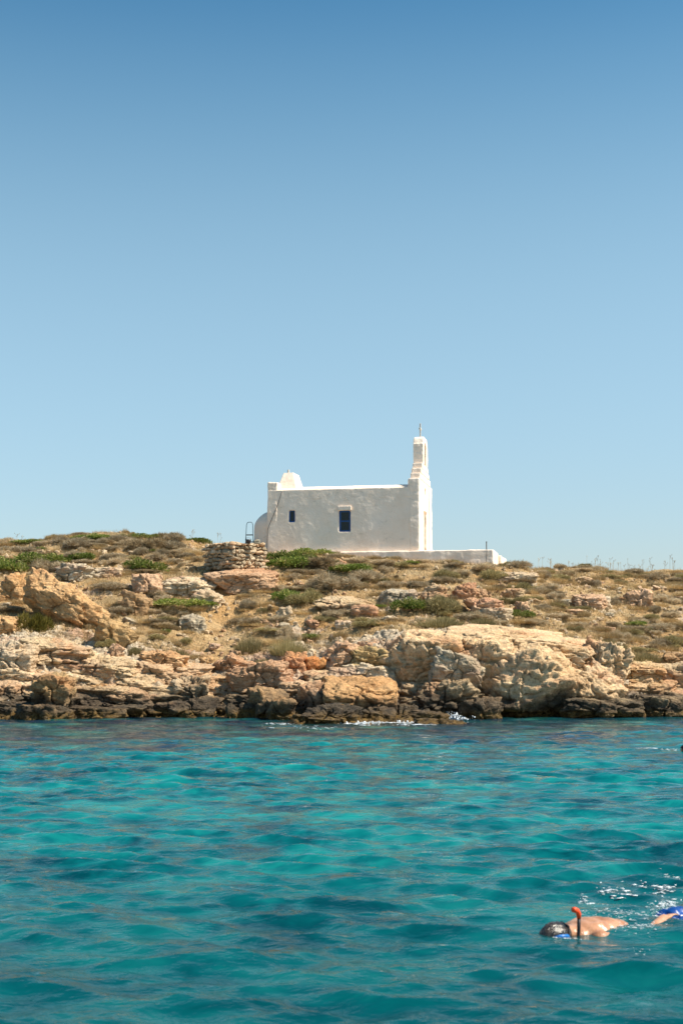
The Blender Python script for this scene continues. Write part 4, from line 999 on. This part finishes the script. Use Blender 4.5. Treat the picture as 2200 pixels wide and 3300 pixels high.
def fill(kind, name, n, label, group, wr, hr, seed, cat='shrub', ymin=57.0, ymax=72.5, dens=None):
    r = random.Random(seed); c = 0; tries = 0
    while c < n and tries < n * 40:
        tries += 1; y = ymin + (ymax - ymin) * r.random() ** 1.15; x = r.uniform(-.31, .31) * y
        u, v = chap(x, y)
        if (-8.6 < u < 4.3 and v > -.55): continue
        if path_dist(np.array([x]), np.array([y]))[0] < .75: continue
        z = ground_z(x, y); px, py = pix(x, y, z)
        if 640 < px < 880 and 1740 < py < 1850: continue
        if dens is not None and r.random() > dens(px, py): continue
        if any(a - 4 < px < b + 4 and c0 - 4 < py < d_ + 3 for a, b, c0, d_ in KEEP): continue
        w_ = r.uniform(*wr); h_ = r.uniform(*hr); _pc[0] += 1
        o = link(name, MESH[kind][_pc[0] % len(MESH[kind])], None, None, (x, y, z - .03), (0, 0, r.uniform(0, 6.28)), (w_ * .5, w_ * .5 * r.uniform(.7, 1.1), h_))
        tag(o, where_label(SIZEW(w_, wr[0] + (wr[1] - wr[0]) * .33, wr[0] + (wr[1] - wr[0]) * .67) + ' ' + label, px, py), cat, group); c += 1
for o, ds, px, py, ct, gp in LATE: tag(o, where_label(ds, px, py), ct, gp)
left_d = lambda px, py: 1.0 if px < 1250 else 0.6
fill('grey', 'dry_shrub', 290, 'dry grey shrub', 'dry grey shrubs on the slope', (.5, 1.6), (.2, .46), 1, dens=left_d)
fill('brown', 'brown_shrub', 85, 'brown dry shrub', 'brown shrubs on the slope', (.4, .95), (.2, .4), 2)
fill('straw', 'straw_tuft', 290, 'straw grass tuft', 'straw grass tufts on the slope', (.5, 1.4), (.16, .36), 3, 'grass', ymin=56.0)
fill('dark', 'olive_shrub', 100, 'grey-green shrub', 'grey-green shrubs on the slope', (.5, 1.4), (.2, .4), 4)
fill('green', 'green_cushion', 26, 'green cushion plant', 'green cushion plants on the slope', (.5, 1.2), (.16, .3), 5, 'plant', dens=lambda px, py: 1.0 if px < 1300 else .15)

def build_litter():
    rs = np.random.RandomState(9)
    pts = scatter_np(15000, 19, 55.5, 72.5, lambda x, y: free(x, y) and path_dist(np.array([x]), np.array([y]))[0] > .55)
    n = 8; P = np.repeat(pts, n, 0); m = len(P)
    b = P + np.c_[rs.normal(0, .11, (m, 2)), np.full(m, -.02)]
    tip = b + np.c_[rs.normal(0, .07, (m, 2)), rs.uniform(.06, .26, m)]
    side = unit(np.c_[rs.normal(size=(m, 2)), np.zeros(m)]) * .008
    tint = np.clip(np.repeat(rs.rand(len(pts)), n) * .7 + rs.rand(m) * .3, 0, 1)
    o = link('dry_grass', blades_mesh('dry_grass', (b, tip, side), tint, M['straw']), None)
    tag(o, 'sparse dry grass and litter covering the slope', 'grass', None, 'stuff')
build_litter()

# dry flower stalks against the sky
r = random.Random(3)
def stalk(px, d, hgt, label, group):
    q = at(px, 1800, d); z = ground_z(q.x, q.y)
    bm = bmesh.new(); lean = (r.uniform(-.06, .06), r.uniform(-.05, .05))
    tube(bm, [(0, 0, -.05), (lean[0] * .5, lean[1] * .5, hgt * .5), (lean[0], lean[1], hgt)], [.006, .005, .004], 4)
    ellipsoid(bm, (lean[0], lean[1], hgt), (.018, .018, .03), sub=1)
    for s in range(r.randint(0, 3)):
        hz = hgt * r.uniform(.5, .9); dx = r.uniform(-.14, .14)
        tube(bm, [(lean[0] * .6, 0, hz), (lean[0] * .6 + dx, 0, hz + .13)], [.006, .005], 4); ellipsoid(bm, (lean[0] * .6 + dx, 0, hz + .13), (.015, .015, .022), sub=1)
    me = bm_mesh('flower_stalk', bm)
    tt = me.attributes.new('tint', 'FLOAT', 'POINT'); tt.data.foreach_set('value', np.full(len(me.vertices), r.uniform(.2, .7), np.float32))
    tag(link('flower_stalk', me, M['dry'], None, (q.x, q.y, z)), label, 'stalk', group)
for k in range(58): stalk(r.uniform(1640, 2195), r.uniform(71, 73.5), r.uniform(.25, .75), 'thin dry flower stalk standing against the sky right of the terrace', 'dry flower stalks on the right skyline')
for k in range(12): stalk(r.choice((60, 85, 125, 128, 200, 545, 570, 590, 625, 700, 720)) + r.uniform(-12, 12), r.uniform(71, 72), r.uniform(.35, .8), 'thin dry flower stalk standing against the sky left of the chapel', 'dry flower stalks on the left skyline')

# ---------------------------------------------------------------- dry-stone enclosure, ladder and bucket
def build_enclosure():
    top, bot = 1746, 1834; d = 63.2
    c = at(760, bot, d + 1.25); zb = c.z; H = zpy(top, d) - zb
    s = 1.0  # half side
    root = empty('stone_enclosure', (c.x, c.y, zb), 0)
    tag(root, 'square dry-stone enclosure of rough pale stones left of the chapel', 'stone wall')
    ang = R(45 + 4); corners = []
    for k, (rx) in enumerate(((-90), (0), (90), (180))):
        a = R(rx) + R(-4); corners.append(Vector((1.24 * math.cos(a) , 1.16 * math.sin(a), 0)))
    sh = []
    rs = random.Random(12)
    for k in range(8):
        V, Fc = rock_np(300 + k, (1, 1, 1), 12, 3, .55, .1); me = np_mesh('stone', V, Fc, True); me.materials.append(M['stone']); sh.append(me)
    corners[0].x += -.05
    cm = bmesh.new(); inn = [v * .86 for v in corners]; inn2 = [v * .62 for v in corners]
    lo = [cm.verts.new((v.x, v.y, -.3)) for v in inn]; hi = [cm.verts.new((v.x, v.y, H - .10)) for v in inn]
    hi2 = [cm.verts.new((v.x, v.y, H - .10)) for v in inn2]; lo2 = [cm.verts.new((v.x, v.y, .1)) for v in inn2]
    for k in range(4):
        j = (k + 1) % 4
        cm.faces.new((lo[k], lo[j], hi[j], hi[k])); cm.faces.new((hi[k], hi[j], hi2[j], hi2[k])); cm.faces.new((hi2[k], hi2[j], lo2[j], lo2[k]))
    cm.faces.new(lo2)
    link('rubble_core', bm_mesh('rubble_core', cm), M['core'], root)
    z = -.04; n = 0
    while z < H - .03:
        ch = min(rs.uniform(.13, .23), H - z + .02)
        if H - z - ch < .06: ch = H - z
        for k in range(4):
            a, b = corners[k], corners[(k + 1) % 4]; front = k in (0, 3)
            ln = (b - a).length; t = rs.uniform(-.1, 0); dr = (b - a) / ln; nrm = Vector((dr.y, -dr.x, 0)); yaw = math.atan2(dr.y, dr.x)
            while t < ln:
                wdt = (rs.choice((.11, .14, .18, .22, .3)) * rs.uniform(.9, 1.15) if front else rs.uniform(.3, .5))
                if rs.random() < .12: wdt *= 1.5
                m = a + dr * (t + wdt / 2) + nrm * rs.uniform(-.07, .05)
                hh = ch * rs.choice((.85, 1.0, 1.1, 1.22))
                me = sh[rs.randrange(8)]
                # gentle hollow in the rim
                o = link('stone', me, None, root, (m.x, m.y, z + ch / 2 + rs.uniform(-.015, .015)), (rs.uniform(-.2, .2), rs.uniform(-.25, .25), yaw + rs.uniform(-.25, .25)), (wdt * 1.08, .34, hh))
                o.color = (*rs.choice(((1, .94, .86), (1.1, 1.05, .98), (.8, .78, .74), (1.05, .86, .72), (.66, .63, .58))), 1)
                t += wdt; n += 1
        z += ch
    print('enclosure stones', n)
    # grey beach stone and dark pot on the rim
    p = at(829, 1757, d + .35); V, Fc = rock_np(330, (.30, .24, .20), 6, 4, .2, 0)
    o = link('beach_stone', np_mesh('beach_stone', V, Fc, True), M['stone'], None, (p.x, p.y, zb + H + .03)); o.color = (.62, .68, .70, 1)
    tag(o, 'smooth grey stone resting on the rim of the dry-stone enclosure', 'stone')
    p = at(800, 1752, d + .55)
    bm = bmesh.new(); pr = [(.10, 0), (.125, .10), (.14, .17), (.12, .165), (.10, .03)]
    rings = [[bm.verts.new((q * math.cos(t), q * math.sin(t), zz)) for t in [2 * math.pi * k / 16 for k in range(16)]] for q, zz in pr]
    for a, b in zip(rings, rings[1:]):
        for k in range(16): bm.faces.new((a[k], a[(k + 1) % 16], b[(k + 1) % 16], b[k]))
    bm.faces.new(rings[0][::-1]); bm.faces.new(rings[-1])
    bo = link('bucket', bm_mesh('bucket', bm, True), M['bucket'], None, (p.x, p.y, zb + H - .02), (0, 0, .3))
    tag(bo, 'small dark bucket on the rim of the enclosure below the ladder', 'bucket')
    hb = bmesh.new(); tube(hb, [(.13 * math.cos(a), 0, .16 + .09 * math.sin(a)) for a in [math.pi * k / 8 for k in range(9)]], .006, 5); link('handle', bm_mesh('handle', hb), M['bucket'], bo)
def mk_stone():
    t = NT('wall_stone'); oi = t.n.new('ShaderNodeObjectInfo')
    c = t.ramp(t.noise(2.4, 6, .65), [(.3, (.30, .215, .135)), (.5, (.50, .40, .28)), (.7, (.62, .54, .42))])
    c = t.mix(.6, c, t.ramp(t.noise(22, 5, .7), [(.33, (.5, .46, .42)), (.5, (1, 1, 1)), (.7, (1.15, 1.15, 1.12))]), 'MULTIPLY')
    c = t.mix(1.0, c, oi.outputs['Color'], 'MULTIPLY')
    return t.done(c, .92, t.bump(t.noise(16, 7, .65), .6, .03), .25)
M['stone'] = mk_stone(); M['core'] = simple('packed_earth', (.16, .11, .065), .95, .3, 10)
build_enclosure()
def build_ladder():
    d = 66.3; base = at(803, 1765, d); zg = ground_z(base.x, base.y); top = zpy(1682, d)
    root = empty('ladder', (base.x, base.y, zg), R(-6)); H = top - zg
    tag(root, 'dark blue metal step ladder standing behind the dry-stone enclosure', 'ladder')
    def wat(z): return .20 - .055 * (z / H)
    rr = .016
    bm = bmesh.new(); pts = [(-wat(0) - .01, 0, -.03), (-wat(H * .92), .10, H - .13), (-wat(H) + .025, .115, H - .04), (-wat(H) + .075, .12, H), (wat(H) - .075, .12, H), (wat(H) - .025, .115, H - .04), (wat(H * .92), .10, H - .13), (wat(0) + .01, 0, -.03)]
    tube(bm, pts, rr, 8); link('front_rail', bm_mesh('front_rail', bm, True), M['ladder'], root)
    zz = H - .62; n = 0
    while zz > .1:
        bm = bmesh.new(); f = zz / H; yy = .10 * f; box(bm, -wat(zz) + .005, wat(zz) - .005, yy - .05, yy + .13, zz, zz + .035)
        link('tread', bm_mesh('tread', bm), M['rubber'] if n == 0 else M['ladder'], root); zz -= .33; n += 1
    for s in (-1, 1):
        bm = bmesh.new(); tube(bm, [(s * (wat(0) + .02), .62, -.03), (s * (wat(H * .6)), .12, H * .62)], .013, 8); link('rear_leg', bm_mesh('rear_leg', bm, True), M['ladder'], root)
build_ladder()

# ---------------------------------------------------------------- swimmers
def capsule(bm, a, b, ra, rb, n=6):
    a, b = Vector(a), Vector(b)
    k = max(3, int((b - a).length / (min(ra, rb) * .5)))
    for i in range(k + 1):
        f = i / k; r_ = ra + (rb - ra) * f
        bmesh.ops.create_icosphere(bm, subdivisions=2, radius=r_, matrix=Matrix.Translation(a.lerp(b, f)))
def build_snorkeller():
    H0 = at(1788, 3018, 10.75); ax = Vector((.76, .65, 0)).normalized()     # head to feet
    yaw = math.atan2(ax.y, ax.x); z0 = 0.0
    wz = sea_z(H0.x, H0.y)
    wz = -.035
    root = empty('person', (H0.x, H0.y, wz), yaw)
    root.scale = (1.06,) * 3
    tag(root, 'snorkelling person floating face down with bare back and blue trunks', 'person')
    # local frame: x head->feet, y away from the camera side, z up
    bm = bmesh.new()
    ellipsoid(bm, (0.0, 0, .002), (.12, .080, .098))                      # skull
    ellipsoid(bm, (.045, 0, -.055), (.075, .060, .055))                    # face, below the water
    ellipsoid(bm, (.03, 0, -.115), (.016, .014, .018))                     # nose
    for s in (-1, 1): ellipsoid(bm, (.05, s * .082, .0), (.022, .010, .032))
    capsule(bm, (.08, 0, .03), (.20, 0, -.005), .060, .07)
    # torso
    for x, hw, th, z in ((.22, .13, .08, -.01), (.29, .19, .10, -.01), (.37, .185, .115, -.012), (.47, .17, .115, -.018), (.57, .155, .105, -.026), (.67, .135, .095, -.040), (.77, .14, .095, -.075), (.86, .165, .11, -.11)):
        ellipsoid(bm, (x, 0, z), (.10, hw, th))
    for s in (-1, 1):                                                      # shoulder blades, shoulders
        ellipsoid(bm, (.36, s * .085, .055), (.085, .055, .035)); ellipsoid(bm, (.265, s * .185, -.01), (.07, .06, .062))
        capsule(bm, (.90, s * .09, -.05), (1.32, s * .10, -.06), .095, .062); capsule(bm, (1.32, s * .10, -.06), (1.74, s * .11, -.10), .058, .038)
        capsule(bm, (1.74, s * .11, -.10), (1.93, s * .11, -.15), .036, .022)
    # near arm trails back along the body, forearm breaking the surface; far arm stretched forward under water
    def hand(wr_, dr, up):
        dr = Vector(dr).normalized(); up = Vector(up).normalized(); sd = dr.cross(up)
        p = Vector(wr_) + dr * .05
        m = Matrix((dr, sd, up)).transposed().to_4x4(); m.translation = p
        bmesh.ops.create_icosphere(bm, subdivisions=3, radius=1.0, matrix=m @ Matrix.Diagonal((.052, .042, .017, 1)))
        for k, (off, ln) in enumerate(((-.030, .062), (-.010, .075), (.011, .070), (.030, .055))):
            b = p + dr * .04 + sd * off; mid = b + dr * ln * .5 - up * .004 + sd * off * .15; capsule(bm, b, mid, .0095, .009); capsule(bm, mid, mid + dr * ln * .5 - up * .016, .009, .0075)
        b = p - dr * .01 - sd * .036; mid = b + dr * .035 - sd * .025; capsule(bm, b, mid, .012, .0105); capsule(bm, mid, mid + dr * .03 - sd * .006 - up * .008, .010, .008)
    el = (.70, -.25, -.028); wr2 = (.96, -.20, .048)
    capsule(bm, (.27, -.19, -.02), el, .056, .044); capsule(bm, el, wr2, .052, .038); hand(wr2, (.95, .05, .18), (0, .2, 1))
    el = (.02, .34, -.12); wr1 = (-.24, .28, -.20)
    capsule(bm, (.27, .19, -.03), el, .056, .044); capsule(bm, el, wr1, .045, .030); hand(wr1, (-.95, -.1, -.2), (0, 0, 1))
    me = remeshed(bm, .0105, 6, .5); me.name = 'body'
    link('body', me, M['skin'], root)
    # wet hair: cap of clumped strands over crown and back of the head
    hb = bmesh.new(); bmesh.ops.create_icosphere(hb, subdivisions=5, radius=1.0)
    V = np.array([v.co[:] for v in hb.verts]); hb.verts.ensure_lookup_table()
    cut = [f for f in hb.faces if f.calc_center_median().z < -.42 or (f.calc_center_median().x > .72 and f.calc_center_median().z < .5)]
    n_ = fbm(np.c_[V[:, 0] * 1.6, V[:, 1] * 9, V[:, 2] * 2.5], 3)
    for v, q in zip(hb.verts, n_): v.co = Vector((v.co.x * .136, v.co.y * .094, v.co.z * .110)) * (1 + .06 * q) + Vector((0, 0, .002))
    bmesh.ops.delete(hb, geom=cut, context='FACES')
    link('hair', bm_mesh('hair', hb, True), M['hair'], root)
    # trunks ballooned with air
    tb = bmesh.new()
    ellipsoid(tb, (.88, 0, -.125), (.17, .18, .115)); 
    for s in (-1, 1): capsule(tb, (.94, s * .095, -.115), (1.34, s * .115, -.08), .108, .105)
    ellipsoid(tb, (1.30, -.07, .005), (.13, .10, .08)); ellipsoid(tb, (1.22, -.02, -.01), (.09, .08, .07))
    tm = remeshed(tb, .016, 4, .5); V, N = mesh_np(tm), normals_np(tm); V += N * (fbm(V * np.array([16, 7, 12]), 3) * .022)[:, None]
    tm.vertices.foreach_set('co', V.astype(np.float32).ravel()); tm.update(); link('trunks', tm, M['bluefab'], root)
    # snorkel
    def L2W(p): return root_m @ Vector(p)
    root_m = Matrix.LocRotScale(Vector((H0.x, H0.y, wz)), Euler((0, 0, yaw)), Vector((1.06,) * 3))
    sn = empty('snorkel', L2W((.115, -.105, -.01)), yaw); tag(sn, 'black snorkel with orange tip rising beside the swimmer\'s head', 'snorkel')
    b = bmesh.new(); tube(b, [(-.07, .03, -.10), (-.03, .0, -.10), (0, 0, -.06), (.004, 0, .0), (.012, 0, .08), (.016, 0, .158)], .0135, 12); link('tube', bm_mesh('tube', b, True), M['rubber'], sn)
    b = bmesh.new(); tube(b, [(.016, 0, .155), (.014, 0, .185), (-.002, .001, .208), (-.030, .003, .220), (-.048, .004, .222)], [.0165, .0185, .021, .021, .017], 12); link('tip', bm_mesh('tip', b, True), M['orange'], sn)
    mk = empty('diving_mask', L2W((0, 0, 0)), yaw); tag(mk, 'blue diving mask on the face of the snorkelling person', 'mask')
    b = bmesh.new(); ellipsoid(b, (.02, 0, -.095), (.055, .082, .035)); link('skirt', bm_mesh('skirt', b, True), M['bluestrap'], mk)
    b = bmesh.new(); tube(b, [(.02 , -.088, -.06), (.03, -.098, -.015), (.05, -.098, .03), (.07, -.07, .085), (.075, 0, .105), (.07, .07, .085), (.05, .098, .03), (.02, .088, -.06)], .009, 8); link('strap', bm_mesh('strap', b, True), M['rubber'], mk)
    b = bmesh.new(); tube(b, [(-.095, -.075, .028), (-.05, -.104, .034), (.005, -.112, .032), (.04, -.104, .01)], [.010, .015, .014, .008], 8); link('frame', bm_mesh('frame', b, True), M['bluestrap'], mk)
build_snorkeller()
def build_far_swimmer():
    p = at(2206, 2412, 32.0); wz = sea_z(p.x, p.y)
    root = empty('person', (p.x, p.y, wz), R(170)); tag(root, 'distant swimmer at the right edge with only a dark-haired head above water', 'person')
    bm = bmesh.new(); ellipsoid(bm, (0, 0, .03), (.105, .08, .125)); ellipsoid(bm, (.04, 0, -.05), (.075, .062, .08)); ellipsoid(bm, (.118, 0, -.03), (.02, .014, .02))
    for s in (-1, 1):
        ellipsoid(bm, (.0, s * .083, -.02), (.025, .01, .034)); capsule(bm, (-.02, s * .18, -.30), (.22, s * .30, -.34), .055, .04); capsule(bm, (.22, s * .30, -.34), (.42, s * .16, -.24), .042, .03)
    capsule(bm, (-.01, 0, -.08), (-.02, 0, -.22), .06, .065); ellipsoid(bm, (-.05, 0, -.36), (.11, .21, .14)); ellipsoid(bm, (-.10, 0, -.62), (.11, .17, .22)); ellipsoid(bm, (-.15, 0, -.85), (.11, .17, .16))
    for s in (-1, 1): capsule(bm, (-.17, s * .09, -.92), (-.32, s * .11, -1.32), .085, .055); capsule(bm, (-.32, s * .11, -1.32), (-.55, s * .11, -1.66), .052, .035)
    me = remeshed(bm, .014, 5, .5); me.name = 'body'; link('body', me, M['skin'], root)
    hb = bmesh.new(); bmesh.ops.create_icosphere(hb, subdivisions=4, radius=1.0)
    cut = [f for f in hb.faces if f.calc_center_median().z < -.75 or (f.calc_center_median().x > .55 and f.calc_center_median().z < .45)]
    for v in hb.verts: v.co = Vector((v.co.x * .125, v.co.y * .10, v.co.z * .14)) + Vector((0, 0, .03))
    bmesh.ops.delete(hb, geom=cut, context='FACES'); link('hair', bm_mesh('hair', hb, True), M['hair2'], root)
build_far_swimmer()

# ---------------------------------------------------------------- foam and splashes
def foam(name, label, spots, seed):
    """spots: px, py, spread px x, spread px y, count, size m, height m"""
    rs = np.random.RandomState(seed)
    bm = bmesh.new(); bmesh.ops.create_icosphere(bm, subdivisions=1, radius=1.0)
    V0 = np.array([v.co[:] for v in bm.verts]); F0 = np.array([[v.index for v in f.verts] for f in bm.faces]); bm.free()
    Vs, Fs, XY = [], [], []; n = 0
    for px, py, sx, sy, cnt_, size, hgt in spots:
        for k in range(int(cnt_ * 3)):
            qx, qy = px + rs.normal(0, sx), py + rs.normal(0, sy)
            v = ray(qx, max(qy, 2170)); t_ = -CAM_H / v.z; X, Y = v.x * t_, v.y * t_
            s = size * rs.uniform(.35, 1.5) ** 2 * .42
            up = abs(rs.normal(0, hgt)) if hgt else 0
            fl = .13 if up < .02 else .8
            if fl < .5: s *= 1.35
            Vs.append(V0 * rs.uniform(.7, 1.3, (12, 1)) * s * np.array([rs.uniform(1, 3.2) if fl < .5 else 1, rs.uniform(1, 1.6) if fl < .5 else 1, fl]) + [X, Y, (s * .04 if fl < .5 else s * .2) + up]); XY.append((X, Y)); Fs.append(F0 + n * 12); n += 1
    XY = np.array(XY); Va = np.vstack(Vs); Va[:, 2] += np.repeat(sea_zs(XY[:, 0].copy(), XY[:, 1].copy()), 12)
    o = link(name, np_mesh(name, Va, np.vstack(Fs), True), M['foam']); tag(o, label, 'foam', None, 'stuff')
foam('foam', 'white foam washing over the low rocks at the shore', [(1085, 2327, 26, 2, 90, .05, .07), (1150, 2331, 34, 2, 70, .05, .01), (1240, 2330, 22, 1.5, 26, .04, .01), (1325, 2326, 25, 2, 60, .045, .03), (1470, 2316, 22, 3, 90, .045, .10), (900, 2334, 22, 2, 24, .04, 0), (1000, 2345, 60, 4, 30, .03, 0), (1330, 2336, 40, 2, 40, .04, 0)], 1)
foam('splash', 'small white splash against the left shore rocks', [(26, 2308, 7, 1.5, 120, .030, .30)], 2)
foam('splash', 'sparkling white wake spreading behind the snorkelling person', [(1960, 2872, 20, 6, 16, .012, .015), (2010, 2885, 16, 4, 10, .016, 0), (2080, 2850, 26, 8, 18, .012, .01), (2130, 2872, 30, 7, 26, .012, .01), (2150, 2920, 22, 10, 46, .010, .02), (2120, 2945, 24, 8, 36, .008, .02), (1990, 2955, 45, 12, 60, .006, .015), (2060, 2990, 45, 9, 50, .006, .01), (1875, 2895, 8, 6, 8, .010, .01), (1905, 2908, 10, 3, 8, .008, 0), (1900, 2945, 25, 8, 16, .006, .01), (2160, 2820, 18, 6, 12, .010, 0), (1820, 3022, 18, 4, 14, .006, 0), (2060, 3064, 12, 3, 5, .006, 0)], 3)
foam('splash', 'pale streak of foam trailing the distant swimmer', [(2075, 2413, 16, 1.2, 26, .03, 0), (2150, 2415, 20, 1.5, 12, .02, 0)], 4)
